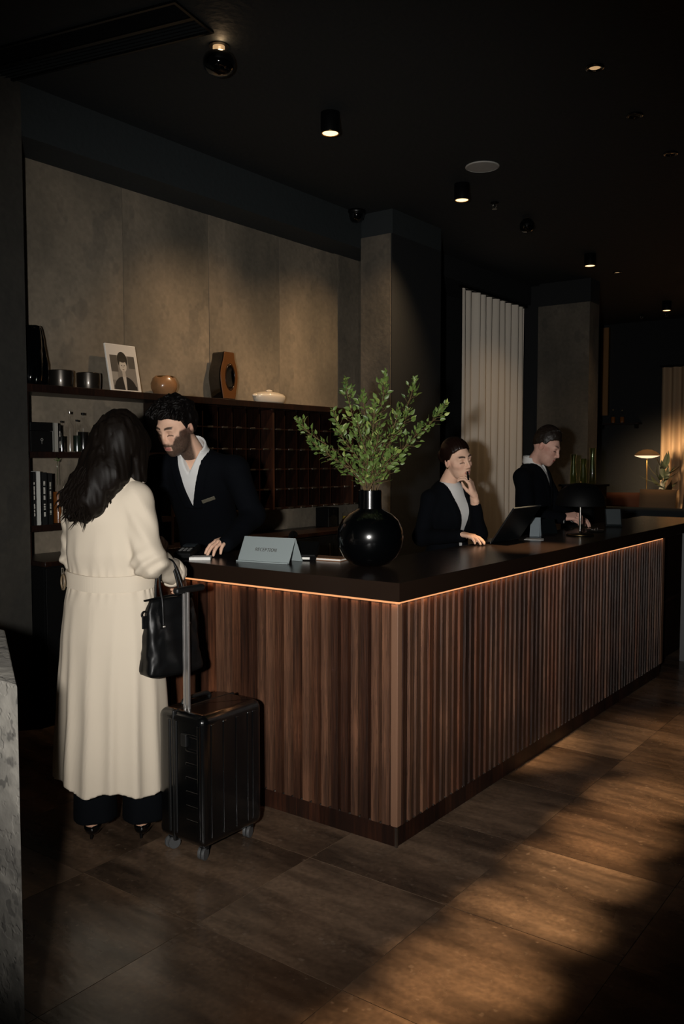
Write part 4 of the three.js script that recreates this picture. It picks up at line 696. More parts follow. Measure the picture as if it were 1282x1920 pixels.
function faceColour(o) {
  const skin = lin(o.skin), lip = lin(o.lip), hair = lin(o.hairC), blush = lin(o.blush);
  return (x, y, z) => {
    const ax = Math.abs(x); let c = skin.slice();
    const n = noise3(x * 90, y * 90, z * 90, 3) - 0.5; c = c.map((v) => v * (1 + n * 0.08));
    c = mix3(c, blush, 0.35 * smooth(0.04, 0.0, Math.hypot(ax - 0.042, y + 0.026)) * (z > 0 ? 1 : 0) + 0.5 * smooth(0.02, 0.006, Math.hypot(ax - 0.079, (y + 0.004) * 0.6)) + 0.3 * smooth(0.02, 0.006, Math.hypot(x, y + 0.03)) * (z > 0.09 ? 1 : 0));
    if (z > 0.05) {
      const by = 0.0285 + 0.006 * Math.sin(clamp((ax - 0.01) / 0.04) * 2.6); c = mix3(c, hair, (o.brow ?? 0.85) * smooth(0.0068, 0.0035, Math.abs(y - by)) * smooth(0.009, 0.014, ax) * smooth(0.052, 0.046, ax));
      const lash = smooth(0.0042, 0.0018, Math.abs(y - (0.0 - 0.4 * Math.max(0, Math.abs(ax - 0.031) - 0.008)) + (o.open ? 0 : 0.003))) * smooth(0.017, 0.014, Math.abs(ax - 0.031)); c = mix3(c, [0.012, 0.008, 0.006], lash * 0.9);
      if (o.open) { c = mix3(c, [0.02, 0.013, 0.01], smooth(0.0068, 0.0048, Math.hypot(ax - 0.031 - 0.002, y - 0.003)) * 0.95); c = mix3(c, [0.02, 0.01, 0.008], smooth(0.0025, 0.001, Math.abs(y - 0.0105)) * smooth(0.016, 0.013, Math.abs(ax - 0.031)) * 0.8); }
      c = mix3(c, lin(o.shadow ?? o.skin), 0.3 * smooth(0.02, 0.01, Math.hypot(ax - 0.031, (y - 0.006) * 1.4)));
      c = mix3(c, lip, smooth(0.0115, 0.0085, Math.abs(y + 0.0675)) * smooth(0.026, 0.018, ax + Math.abs(y + 0.0675) * 0.7));
      if (o.teeth) c = mix3(c, [0.75, 0.7, 0.64], smooth(0.0032, 0.002, Math.abs(y + 0.0675 - ax * 0.12)) * smooth(0.017, 0.013, ax));
    }
    if (o.beard) {
      const line = ax < 0.03 ? -0.046 : mix(-0.05, -0.012, smooth(0.028, 0.06, ax)); let b = smooth(line + 0.008, line - 0.006, y + (noise3(x * 160, y * 160, z * 160, 9) - 0.5) * 0.008) * smooth(-0.025, -0.005, z);
      b *= 1 - smooth(0.0125, 0.0085, Math.abs(y + 0.0685)) * smooth(0.027, 0.021, ax); b *= 1 - 0.9 * smooth(0.01, 0.004, Math.hypot(x, y + 0.043) - 0.004) * 0; b = Math.max(b, smooth(0.062, 0.066, ax) * smooth(0.012, 0.002, y) * smooth(-0.08, -0.06, y) * smooth(-0.004, 0.004, z));
      c = mix3(c, hair, clamp(b) * o.beard * (0.9 + 0.1 * noise3(x * 300, y * 300, z * 300, 5)));
    }
    return c;
  };
}
// short hair over the skull: line(z) is the height below which there is none
function hairField(w, thick, lines, curl, curlF, top = 0) {
  const s = ell([0, 0.04 + top * 0.5, -0.014], [0.078 * w + thick, 0.088 + thick + top, 0.098 + thick]);
  const L = (z) => { for (let i = 0; i < lines.length - 1; i++) if (z <= lines[i + 1][0]) return mix(lines[i][1], lines[i + 1][1], smooth(lines[i][0], lines[i + 1][0], z)); return lines[lines.length - 1][1]; };
  return (x, y, z) => { const n = noise3(x * curlF, y * curlF, z * curlF, 21) - 0.5, n2 = noise3(x * curlF * 2.3, y * curlF * 2.3, z * curlF * 2.3, 22) - 0.5; const d = s(x, y, z) - curl * (n * 1.6 + n2 * 0.8); return -smin(-d, y - L(z) - Math.abs(x) * 0.1 + n * curl * 1.2, 0.008); };
}
// a hand: wrist at the origin, y toward the fingertips, x toward the thumb, palm facing -z
function handField(o) {
  const c = o.curl ?? [0.5, 0.55, 0.6, 0.65], k = [], bx = [0.029, 0.0095, -0.0105, -0.029], by = [0.088, 0.093, 0.089, 0.079], ln = [[0.04, 0.025, 0.02], [0.044, 0.028, 0.021], [0.041, 0.026, 0.02], [0.032, 0.02, 0.018]], sp = o.spread ?? 0.06;
  let palm = uni(0.016, ...bx.map((x, i) => cap([x * 0.62, 0.008, 0], [x, by[i], 0.002], 0.0135, 0.011)), ball([0.02, 0.035, -0.008], 0.015), cap([0, -0.04, 0], [0, 0.01, 0], 0.022, 0.021));
  let f = palm;
  bx.forEach((x, i) => { let p = [x, by[i], 0.002], a = c[i] * 0.7, s = (1.5 - i) * sp; const chain = []; ln[i].forEach((l, j) => { a += j ? c[i] * (j === 1 ? 1.1 : 0.7) : 0; const q = [p[0] + Math.sin(s) * l, p[1] + Math.cos(a) * l * Math.cos(s), p[2] - Math.sin(a) * l]; chain.push(cap(p, q, [0.0094, 0.0086, 0.0078][j], [0.0086, 0.0078, 0.0066][j])); p = q; }); f = uni(0.004, f, uni(0.003, ...chain)); });
  const t = o.thumb ?? [[0.022, 0.018, -0.004], [0.045, 0.05, -0.016], [0.05, 0.077, -0.026], [0.044, 0.1, -0.034]];
  return uni(0.006, f, uni(0.004, cap(t[0], t[1], 0.014, 0.0115), cap(t[1], t[2], 0.0105, 0.0095), cap(t[2], t[3], 0.0095, 0.0075)));
}
function handMesh(F, o, s, col) { const g = nets(handField(o), [-0.07, -0.05, -0.12], [0.085, 0.2, 0.05], 0.0032, (x, y, z) => { const n = noise3(x * 120, y * 120, z * 120, 2) - 0.5; return col.map((v) => v * (1 + 0.08 * n)); }); g.scale(s * (o.mirror ? -1 : 1), s, s); if (o.mirror) { const a = g.index.array; for (let t = 0; t < a.length; t += 3) { const q = a[t]; a[t] = a[t + 1]; a[t + 1] = q; } g.computeVertexNormals(); } return g.applyMatrix4(F.m); }
const skinM = phy({ color: 0xffffff, vertexColors: true, roughness: 0.55, specularIntensity: 0.5 });
const suitM = phy({ color: 0x04060b, roughness: 0.9, specularIntensity: 0.22 });
const shirtM = std({ color: 0xd8d8d6, roughness: 0.8 });
// torso in its own frame: origin at the base of the neck, y up the spine, z to the front
const torsoField = (k, fem) => uni(0.08, ell([0, -0.17 * k, 0.005], [0.168 * k * (fem ? 0.86 : 1), 0.18 * k, 0.112 * k]), ell([0, -0.36 * k, 0.008], [0.148 * k * (fem ? 0.84 : 1), 0.17 * k, 0.11 * k * (fem ? 0.9 : 1)]), ell([0, -0.56 * k, 0], [0.165 * k, 0.17 * k, 0.12 * k]), ...(fem ? [ell([0.06, -0.2 * k, 0.07], [0.06, 0.06, 0.055]), ell([-0.06, -0.2 * k, 0.07], [0.06, 0.06, 0.055])] : []));
// dressed upper figure: J joints in the figure's frame (x right of the picture, z toward the camera)
function figure(t, J, o) {
  const k = o.k, fem = o.fem, T = frame(J.neck, o.front, sub3(J.neck, J.pel)), H = frame(J.head, o.look, o.headUp), skin = lin(o.face.skin), tf = torsoField(k, fem);
  const hw = o.headS, toT = inFrame(T, tf), nk = H.from([0, -0.05 * hw, -0.02 * hw]);
  // skin: head at fine cells, the rest at coarse cells, hands at fine cells
  const hf = uni(0.02, headField(o.headW, o.jaw), cap([0, -0.05, -0.02], H.to(mix3(J.neck, nk, 0.15)).map((v) => v / hw), 0.052 * (fem ? 0.86 : 1), 0.056 * (fem ? 0.86 : 1)));
  const gs = [nets(hf, [-0.105, -0.17, -0.13], [0.105, 0.135, 0.13], 0.0028, faceColour(o.face)).scale(hw, hw, hw).applyMatrix4(H.m)];
  const core = uni(0.04, cap(nk, J.neck, 0.045, 0.05), inFrame(T, (x, y, z) => tf(x, y, z) + 0.02), cap(J.lsh, J.lel, 0.036, 0.033), cap(J.lel, J.lwr, 0.033, 0.025), cap(J.rsh, J.rel, 0.036, 0.033), cap(J.rel, J.rwr, 0.033, 0.025), cap(add3(J.pel, T.x, 0.09), add3([J.pel[0], 0.5, J.pel[2]], T.x, 0.1), 0.07, 0.05), cap(add3(J.pel, T.x, -0.09), add3([J.pel[0], 0.5, J.pel[2]], T.x, -0.1), 0.07, 0.05), cap(add3([J.pel[0], 0.5, J.pel[2]], T.x, 0.1), add3([J.pel[0], 0.09, J.pel[2]], T.x, 0.1), 0.05, 0.035), cap(add3([J.pel[0], 0.5, J.pel[2]], T.x, -0.1), add3([J.pel[0], 0.09, J.pel[2]], T.x, -0.1), 0.05, 0.035));
  const all = [J.neck, J.pel, J.lsh, J.lel, J.lwr, J.rsh, J.rel, J.rwr]; let [lo, hi] = around(all, 0.2); lo[1] = 0.03;
  gs.push(nets(core, lo, hi, 0.013, () => skin));
  for (const h of o.hands) gs.push(handMesh(frame(h.at, h.back, h.dir), h, h.s, skin));
  part('body', gs, skinM, t, o.bodyLabel);
  // shirt
  const vb = o.vee, wd = (y) => o.veeW * clamp((y - vb) / (0.02 - vb));
  const collar = (x, y, z) => { const r = Math.hypot(x, (z + 0.008) * 1.05), yy = y - 0.012 - 0.35 * z * -0.5; return Math.max(Math.abs(r - (0.066 * k * (fem ? 0.85 : 1) - 0.12 * (yy - 0.01))) - 0.006, Math.abs(yy - 0.012) - 0.027, o.collar ? (z > 0 ? 0.012 - Math.abs(x) - (0.03 - yy) * 0 : -1) : 1); };
  const neckHole = inFrame(T, uni(0.02, cap([0, -0.015, -0.01], [0, 0.16, 0.03], 0.054 * k * (fem ? 0.9 : 1), 0.06)));
  const shirtF = (x, y, z) => Math.max(tf(x, y, z) - 0.001, -(y + 0.6 * k));
  let sf = inFrame(T, uni(0.012, (x, y, z) => smin(shirtF(x, y, z), Math.max(ell([0, -0.05, 0], [0.11 * k, 0.08 * k, 0.085 * k])(x, y, z), -1), 0.03), ...(o.collar ? [collar] : [])));
  sf = cut(0.01, sf, neckHole); if (o.collar) sf = cut(0.004, sf, inFrame(T, (x, y, z) => Math.max(Math.abs(x) - Math.max(0, (y + 0.055) * 0.55), -z - 0.0, -0.055 - y))); const [slo, shi] = around([T.from([0, 0.06, 0]), T.from([0, -0.6 * k, 0])], 0.21);
  part('shirt', nets(sf, slo, shi, 0.006), o.shirtM ?? shirtM, t);
  // jacket
  const sl = (a, b, c, r0, r1, r2) => { const s = uni(0.03, cap(a, b, r0, r1), cap(b, c, r1, r2)); return (x, y, z) => s(x, y, z) - 0.005 * (noise3(x * 22, y * 22, z * 22, 7) - 0.5); };
  const lsT = T.to(J.lsh), rsT = T.to(J.rsh);
  const jt = (x, y, z) => { const w = wd(y), ax = Math.abs(x - o.veeX), band = z > 0 && y > vb ? smooth(w + 0.05, w + 0.044, ax) * smooth(-0.02, -0.0, 0) : 0; return tf(x, y, z) - 0.011 - 0.006 * band - 0.003 * (noise3(x * 16, y * 9, z * 16, 8) - 0.5); };
  const yoke = uni(0.06, cap([0, -0.045, -0.015], lsT, 0.05 * k, (o.shR ?? 0.066) * 0.94 * k), cap([0, -0.045, -0.015], rsT, 0.05 * k, (o.shR ?? 0.066) * 0.94 * k), cap([0, -0.12 * k, 0.0], [0, -0.1 * k, 0], 0.09 * k, 0.09 * k));
  const wedge = (x, y, z) => Math.max(Math.abs(x - o.veeX * smooth(0.02, vb, y)) - wd(y), -(z + 0.0), vb - y);
  let jf = uni(0.03, cut(0.01, cut(0.006, inFrame(T, uni(0.04, jt, yoke)), inFrame(T, wedge)), inFrame(T, cap([0, -0.01, 0.0], [0, 0.14, 0.03], 0.066 * k * (fem ? 0.92 : 1), 0.08 * k))), sl(J.lsh, J.lel, mix3(J.lel, J.lwr, o.cuffL ?? 1), (o.shR ?? 0.066) * k, 0.056 * k, 0.04 * k), sl(J.rsh, J.rel, J.rwr, (o.shR ?? 0.066) * k, 0.056 * k, 0.04 * k));
  const hem = J.pel[1] - 0.1; const jh = jf; jf = (x, y, z) => Math.max(jh(x, y, z), hem - y);
  const [jlo, jhi] = around(all, 0.16); jlo[1] = hem - 0.03;
  part('jacket', nets(jf, jlo, jhi, 0.0075), o.suit ?? suitM, t);
  // trousers and shoes
  const legs = [1, -1].map((s) => { const a = add3(J.pel, T.x, 0.085 * s), b = add3([J.pel[0], 0.5, J.pel[2]], T.x, 0.095 * s), c = add3([J.pel[0], 0.06, J.pel[2]], T.x, 0.095 * s); return uni(0.03, cap(a, b, 0.085 * k, 0.068 * k), cap(b, c, 0.068 * k, 0.062 * k)); });
  const tr0 = uni(0.05, inFrame(T, (x, y, z) => Math.max(tf(x, y, z) - 0.004, y + 0.45 * k)), ...legs); const tr = (x, y, z) => Math.max(tr0(x, y, z), 0.045 - y); const [tlo, thi] = around([J.pel, [J.pel[0], 0.03, J.pel[2]]], 0.24); thi[1] = J.pel[1] + 0.2;
  part('trousers', nets(tr, tlo, thi, 0.012), o.suit ?? suitM, t);
  for (const s of [1, -1]) { const c = add3([J.pel[0], 0.045, J.pel[2]], T.x, 0.095 * s), F = frame(c, [T.z[0], 0, T.z[2]], [0, 1, 0]); const sh = nets(inFrame(F, (x, y, z) => Math.max(uni(0.03, ell([0, 0.0, 0.09], [0.045, 0.042, 0.12]), ell([0, 0.01, -0.01], [0.038, 0.055, 0.055]))(x, y, z), -0.044 - y)), [c[0] - 0.25, 0, c[2] - 0.25], [c[0] + 0.25, 0.13, c[2] + 0.25], 0.008); part('shoe', sh, M.black, t); }
  return { T, H };
}
// ---------- man leaning over the counter ----------
const hairDark = phy({ color: 0x0a0706, roughness: 0.55, specularIntensity: 0.35 });
function hairMesh(t, H, hw, f, m, extra = [], name = 'hair', c = 0.0035) { const g = nets(f, [-0.14, -0.2, -0.2], [0.14, 0.2, 0.16], c).scale(hw, hw, hw).applyMatrix4(H.m); return part(name, [g, ...extra], m, t); }
// tufts: short tapered locks standing on the hair surface
function locks(H, hw, n, seedn, place, r, seg = 5) { const R = rng(seedn), gs = []; for (let i = 0; i < n; i++) { const pts = place(R, i); if (!pts) continue; const c = new THREE.CatmullRomCurve3(pts.map((q) => V(q[0] * hw, q[1] * hw, q[2] * hw))), g = new THREE.TubeGeometry(c, seg, r * hw, 5), p = g.attributes.position; for (let a = 0; a <= seg; a++) { const k = Math.sin(Math.PI * mix(0.25, 1, a / seg)), o = c.getPoint(a / seg); for (let b = 0; b <= 5; b++) { const q = a * 6 + b; p.setXYZ(q, o.x + (p.getX(q) - o.x) * k, o.y + (p.getY(q) - o.y) * k, o.z + (p.getZ(q) - o.z) * k); } } g.computeVertexNormals(); gs.push(g.applyMatrix4(H.m)); } return gs; }
{
  const t = thing('person', 'person in dark suit and open white shirt leaning over the counter to the guest', 'person', [-1.669, 0, -0.658], YAW);
  const J = { neck: [-0.035, 1.555, 0.36], head: [-0.1, 1.686, 0.46], lsh: [0.178, 1.475, 0.36], rsh: [-0.235, 1.48, 0.30], lel: [0.272, 1.235, 0.36], lwr: [0.19, 1.142, 0.55], rel: [-0.275, 1.26, 0.33], rwr: [-0.2, 1.135, 0.5], pel: [0.02, 0.94, -0.09] };
  const { T, H } = figure(t, J, {
    k: 1.07, cuffL: 1.3, headS: 1.06, headW: 1, jaw: 1.06, front: [-0.22, 0, 1], look: [-0.5, -0.36, 0.8], headUp: [-0.2, 1, 0.42], vee: -0.25, veeW: 0.066, veeX: 0.0, collar: true,
    face: { skin: 0xdfb59b, lip: 0xb5766c, hairC: 0x120c09, blush: 0xc98f7b, shadow: 0x9a7361, beard: 0.93, brow: 0.9 },
    hands: [{ at: [0.19, 1.142, 0.55], dir: [-0.55, -0.2, 0.75], back: [-0.15, 0.95, 0.3], s: 1.02, mirror: false, curl: [0.35, 0.35, 0.4, 0.45] }, { at: [-0.2, 1.136, 0.5], dir: [0.2, -0.18, 0.9], back: [0.1, 0.95, 0.3], s: 1.02, mirror: true, curl: [0.3, 0.3, 0.35, 0.4] }],
  });
  const lines = [[-0.14, -0.08], [-0.07, -0.07], [-0.02, -0.03], [0.015, -0.01], [0.035, 0.045], [0.075, 0.072], [0.12, 0.085]];
  const wave = locks(H, 1.06, 130, 5, (R) => { const a = (R() - 0.5) * 2.6, b = R() * 2.2 - 0.35, rx = 0.083 * Math.sin(a), cy = Math.cos(a); const y = 0.045 + 0.098 * cy * Math.sin(b * 0.5 + 0.75), z = -0.014 + 0.11 * Math.cos(b + 0.1) * (0.35 + 0.65 * cy); if (y < 0.06 && z > 0.03) return null; const l = 0.022 + R() * 0.022, dx = (R() - 0.5) * 0.03, s = Math.sign(rx || 1); return [[rx * 0.95, y - 0.008, z], [rx * 1.04 + s * 0.004, y + 0.012, z + dx * 0.3 + 0.004], [rx * 1.06 + dx, y + 0.014 + (R() - 0.4) * 0.01, z + l * 0.6], [rx * 1.03 + dx * 1.3, y + 0.002, z + l]]; }, 0.0078, 6);
  hairMesh(t, H, 1.06, hairField(1.0, 0.012, lines, 0.011, 34, 0.012), hairDark, wave);
  // name badge on the chest, shirt cuffs and watch
  const Fb = frame(T.from([0.098, -0.165, 0.132]), T.z, add3(T.y, T.x, -0.22));
  part('name_badge', box(0.07, 0.02, 0.003, 0, 0, 0, 0.001).applyMatrix4(frame(T.from([0.098, -0.185, 0.137]), add3(T.z, T.x, 0.45), add3(T.y, T.x, -0.22)).m), std({ color: 0x6f6a5c, roughness: 0.35, metalness: 0.4 }), t, 'small dull metal name badge');
  for (const [e, w] of [[J.lel, J.lwr], [J.rel, J.rwr]]) { const d = norm3(sub3(w, e)), F = frame(add3(w, d, 0.005), cross3(d, [0.3, 0.2, 1]), d); part('shirt_cuff', cyl(0.037, 0.037, 0.03, 0, 0, 0, 20).applyMatrix4(F.m), shirtM, t); }
  { const d = norm3(sub3(J.lwr, J.lel)), F = frame(add3(J.lwr, d, 0.06), cross3(d, [1, 0.4, 0.2]), d); const wt = part('wristwatch', at(new THREE.TorusGeometry(0.029, 0.005, 8, 28), 0, 0, 0, QT).applyMatrix4(F.m), M.black, t); part('watch_case', at(cyl(0.017, 0.017, 0.009, 0, 0, 0, 24), 0, 0, 0.032, QT).applyMatrix4(F.m), M.steel, wt); }
}
// ---------- woman on the phone ----------
const hairBrown = phy({ color: 0x1a0e09, roughness: 0.32, specularIntensity: 0.8 });
{
  const t = thing('person', 'person in black blazer and white top smiling while holding a phone', 'person', [-0.786, 0, -1.749], YAW);
  const J = { neck: [-0.005, 1.39, 0.09], head: [0.036, 1.522, 0.16], lsh: [0.095, 1.3, 0.0], rsh: [-0.118, 1.298, 0.16], lel: [0.168, 1.09, 0.14], lwr: [0.125, 1.318, 0.24], rel: [-0.165, 1.075, 0.16], rwr: [0.03, 1.1, 0.37], pel: [0.0, 0.88, 0.0] };
  const { T, H } = figure(t, J, {
    k: 0.88, fem: true, shR: 0.056, cuffL: 0.72, headS: 0.93, headW: 0.95, jaw: 0.92, front: [0.6, 0, 0.8], look: [0.55, -0.2, 0.8], headUp: [-0.1, 1, 0.2], vee: -0.52, veeW: 0.06, veeX: 0.01, collar: false,
    face: { skin: 0xe6bca2, lip: 0xa8574c, hairC: 0x0e0805, blush: 0xd39a86, shadow: 0xa67c66, open: false, teeth: true, brow: 0.92 },
    hands: [{ at: [0.125, 1.32, 0.242], dir: [-0.3, 0.93, 0.1], back: [0.85, 0.25, 0.45], s: 0.9, curl: [0.75, 0.8, 0.85, 0.7], mirror: true, thumb: [[0.022, 0.018, -0.004], [0.04, 0.05, -0.02], [0.042, 0.08, -0.034], [0.03, 0.103, -0.042]] }, { at: [0.03, 1.11, 0.37], dir: [0.75, -0.1, 0.6], back: [0.1, 1, 0.1], s: 0.86, curl: [0.3, 0.3, 0.35, 0.4], mirror: true }],
  });
  const lines = [[-0.14, -0.075], [-0.07, -0.075], [-0.025, -0.03], [0.01, 0.005], [0.04, 0.05], [0.075, 0.078], [0.12, 0.092]];
  const hw = 0.93, hf = uni(0.015, hairField(0.96, 0.009, lines, 0.001, 30, 0.006), ell([0, 0.015, -0.125], [0.042, 0.045, 0.035]));
  hairMesh(t, H, hw, (x, y, z) => hf(x, y, z) + 0.0006 * Math.sin(x * 420 + z * 60) - 0.002 * smooth(0.004, 0, Math.abs(x)) * (z > 0 ? -1 : 0), hairBrown, [], 'hair', 0.0028);
  part('hair_clip', at(new THREE.TorusGeometry(0.03, 0.006, 8, 24), 0, 0.03 * hw, -0.118 * hw, 0.2).applyMatrix4(H.m), std({ color: 0xb8702c, roughness: 0.35 }), t, 'amber hair clip');
  part('earring', at(new THREE.SphereGeometry(0.0045, 10, 8), -0.078 * hw, -0.038 * hw, -0.004).applyMatrix4(H.m), M.brass, t);
}
{
  const t = thing('smartphone', 'black smartphone held at the ear of the smiling person', 'phone', [-0.786, 0, -1.749], YAW);
  const F = frame([0.094, 1.44, 0.2], [0.95, 0.1, 0.2], [0.03, 0.62, -0.78]);
  part('case', new RoundedBoxGeometry(0.068, 0.142, 0.009, 3, 0.004).applyMatrix4(F.m), M.black, t); part('screen', box(0.062, 0.134, 0.001, 0, 0, -0.005).applyMatrix4(F.m), M.blackGloss, t); part('camera_bump', box(0.024, 0.024, 0.002, 0.016, 0.054, 0.0055, 0.0008).applyMatrix4(F.m), M.blackMetal, t);
}
// ---------- man looking down at the far end ----------
{
  const t = thing('person', 'person in dark suit looking down, standing in front of the far grey pier', 'person', [-0.812, 0, -3.038], YAW);
  const J = { neck: [-0.012, 1.49, 0.04], head: [0.058, 1.608, 0.12], lsh: [0.085, 1.40, -0.13], rsh: [-0.11, 1.40, 0.16], lel: [0.2, 1.17, -0.08], lwr: [0.25, 1.122, 0.12], rel: [-0.095, 1.15, 0.24], rwr: [0.125, 1.125, 0.32], pel: [-0.01, 0.87, 0.0] };
  const hw = 0.97, { T, H } = figure(t, J, {
    k: 0.98, headS: hw, headW: 0.98, jaw: 1.0, front: [0.88, 0, 0.46], look: [0.74, -0.42, 0.52], headUp: [0.42, 1, 0.1], vee: -0.3, veeW: 0.07, veeX: 0.01, collar: true,
    face: { skin: 0xdcae9c, lip: 0xa86a60, hairC: 0x2a1c12, blush: 0xcc8a7a, shadow: 0x9a7264, beard: 0.16, brow: 0.7 },
    hands: [{ at: [0.125, 1.13, 0.32], dir: [0.9, 0.1, 0.2], back: [-0.1, 0.8, 0.55], s: 0.98, curl: [0.6, 0.65, 0.7, 0.7], mirror: true }, { at: [0.25, 1.122, 0.12], dir: [0.55, -0.1, 0.8], back: [0.2, 1, 0.1], s: 0.98, curl: [0.4, 0.4, 0.4, 0.45] }],
  });
  const lines = [[-0.14, -0.02], [-0.07, -0.015], [-0.02, 0.0], [0.015, 0.012], [0.035, 0.05], [0.075, 0.078], [0.12, 0.09]];
  const tuft = locks(H, hw, 160, 8, (R) => { const a = (R() - 0.5) * 1.7, b = R() * 1.6, x = 0.072 * Math.sin(a), y = 0.075 + 0.065 * Math.cos(a) * Math.sin(0.8 + b * 0.5), z = -0.085 + b * 0.075; return [[x, y - 0.012, z], [x * 1.04, y + 0.006, z + 0.004], [x * 1.04 + (R() - 0.5) * 0.01, y + 0.012, z + 0.014], [x, y + 0.008, z + 0.024]]; }, 0.004, 5);
  hairMesh(t, H, hw, hairField(0.98, 0.006, lines, 0.003, 60, 0.022), phy({ color: 0x1d140d, roughness: 0.5 }), tuft);
  for (const [e, w] of [[J.lel, J.lwr], [J.rel, J.rwr]]) { const d = norm3(sub3(w, e)), F = frame(add3(w, d, 0.006), cross3(d, [0.3, 0.2, 1]), d); part('shirt_cuff', cyl(0.034, 0.034, 0.03, 0, 0, 0, 20).applyMatrix4(F.m), shirtM, t); }
}
// ---------- guest in the trench coat (x right of the picture, z toward the camera = her back) ----------
{
  const t = thing('person', 'person with long dark hair in a belted cream trench coat, seen from behind', 'person', [-0.995, 0, 0.574], YAW);
  const C = lin(0xc99d83), H = frame([0.065, 1.6, 0.01], [0.35, -0.08, -0.93], [0, 1, 0]);
  const lsh = [-0.135, 1.375, -0.03], rsh = [0.115, 1.372, 0.06], rel = [0.178, 1.135, 0.105], rwr = [0.243, 1.055, -0.09], lel = [-0.175, 1.13, -0.13], lwr = [-0.01, 1.12, -0.33];
  const heels = [[-0.084, 0.03], [0.114, 0.02]];
  // skin
  const skin = [nets(uni(0.02, headField(0.94, 0.92), cap([0, -0.05, -0.02], [0, -0.14, -0.03], 0.045, 0.05)), [-0.1, -0.16, -0.13], [0.1, 0.13, 0.13], 0.004, faceColour({ skin: 0xc99d83, lip: 0xa8655c, hairC: 0x120c09, blush: 0xc08270, brow: 0.7 })).scale(0.95, 0.95, 0.95).applyMatrix4(H.m)];
  const feet = heels.flatMap(([x, z]) => [cap([x, 0.5, -0.02], [x, 0.13, z - 0.025], 0.05, 0.034), cap([x, 0.13, z - 0.025], [x, 0.068, z + 0.006], 0.034, 0.026), cap([x, 0.07, z], [x, 0.028, z - 0.13], 0.026, 0.026), cap([x, 0.028, z - 0.13], [x, 0.018, z - 0.18], 0.025, 0.014)]);
  const core = uni(0.03, cap([0.03, 1.5, 0.02], [0.02, 1.42, 0.01], 0.045, 0.06), ell([0, 1.25, 0], [0.13, 0.2, 0.09]), ell([0, 0.95, 0], [0.14, 0.2, 0.1]), cap(rsh, rel, 0.035, 0.032), cap(rel, rwr, 0.032, 0.024), cap(lsh, lel, 0.035, 0.032), cap(lel, lwr, 0.032, 0.024), cap([-0.07, 0.9, 0], [heels[0][0], 0.5, -0.02], 0.07, 0.05), cap([0.08, 0.9, 0], [heels[1][0], 0.5, -0.02], 0.07, 0.05));
  skin.push(nets(uni(0.015, core, ...feet), [-0.3, 0, -0.42], [0.32, 1.56, 0.22], 0.01, () => C));
  skin.push(handMesh(frame([0.245, 1.052, -0.095], [0.85, 0.5, 0.2], [0.2, -0.55, -0.7]), { curl: [0.9, 0.95, 1.0, 1.0], mirror: true }, 0.9, C));
  skin.push(handMesh(frame(lwr, [-0.1, 1, -0.1], [0.75, -0.12, -0.6]), { curl: [0.4, 0.4, 0.45, 0.5] }, 0.9, C));
  part('body', skin, skinM, t);
  // trousers and pumps
  const legF = heels.map(([x, z]) => uni(0.03, cap([x * 0.9, 0.85, 0], [x, 0.45, -0.015], 0.085, 0.08), cap([x, 0.45, -0.015], [x, 0.04, z - 0.035], 0.08, 0.088)));
  const tr = uni(0.02, ...legF);
  part('trousers', nets((x, y, z) => Math.max(tr(x, y, z) - 0.004 * Math.sin(x * 60 + 2), 0.07 - y), [-0.3, 0.02, -0.2], [0.33, 0.95, 0.2], 0.009), phy({ color: 0x05070b, roughness: 0.9, specularIntensity: 0.2 }), t);
  for (const [x, z] of heels) {
    const s0 = uni(0.012, cap([x, 0.05, z - 0.012], [x, 0.018, z - 0.14], 0.032, 0.032), cap([x, 0.018, z - 0.14], [x, 0.014, z - 0.2], 0.031, 0.012), cap([x, 0.045, z + 0.002], [x, 0.045, z - 0.01], 0.03, 0.031));
    const sh = part('shoe', nets((a, b, c) => Math.max(cut(0.004, s0, cap([x, 0.1, z - 0.02], [x, 0.062, z - 0.14], 0.034, 0.03))(a, b, c), 0.004 - b), [x - 0.06, 0, z - 0.24], [x + 0.06, 0.12, z + 0.06], 0.005), M.blackGloss, t);
    part('heel', at(cyl(0.013, 0.0055, 0.05, 0, 0, 0, 16), x, 0.0255, z + 0.012), M.blackGloss, sh);
  }
  // coat
  const prof = [[0.1, 0.252, 0.212], [0.3, 0.243, 0.198], [0.55, 0.23, 0.175], [0.8, 0.215, 0.155], [0.95, 0.2, 0.14], [1.02, 0.187, 0.125], [1.05, 0.178, 0.118], [1.09, 0.18, 0.12], [1.16, 0.19, 0.13], [1.28, 0.186, 0.125], [1.36, 0.16, 0.1], [1.43, 0.09, 0.07], [1.6, 0.04, 0.04]];
  const ab = (y) => { for (let i = 0; i < prof.length - 1; i++) if (y <= prof[i + 1][0]) { const k = smooth(prof[i][0], prof[i + 1][0], y), l = clamp((y - prof[i][0]) / (prof[i + 1][0] - prof[i][0])), q = (k + l) / 2; return [mix(prof[i][1], prof[i + 1][1], q), mix(prof[i][2], prof[i + 1][2], q)]; } return [0.04, 0.04]; };
  const folds = [[-2.75, 0.16, 1], [-2.3, 0.12, 0.9], [-1.95, 0.1, 0.8], [-1.5, 0.13, 1.1], [-1.1, 0.09, 0.8], [-0.7, 0.12, 1], [-0.25, 0.13, 0.5], [0.4, 0.2, 0.5], [1.2, 0.25, 0.8], [2.2, 0.25, 0.8], [2.9, 0.15, 0.8]];
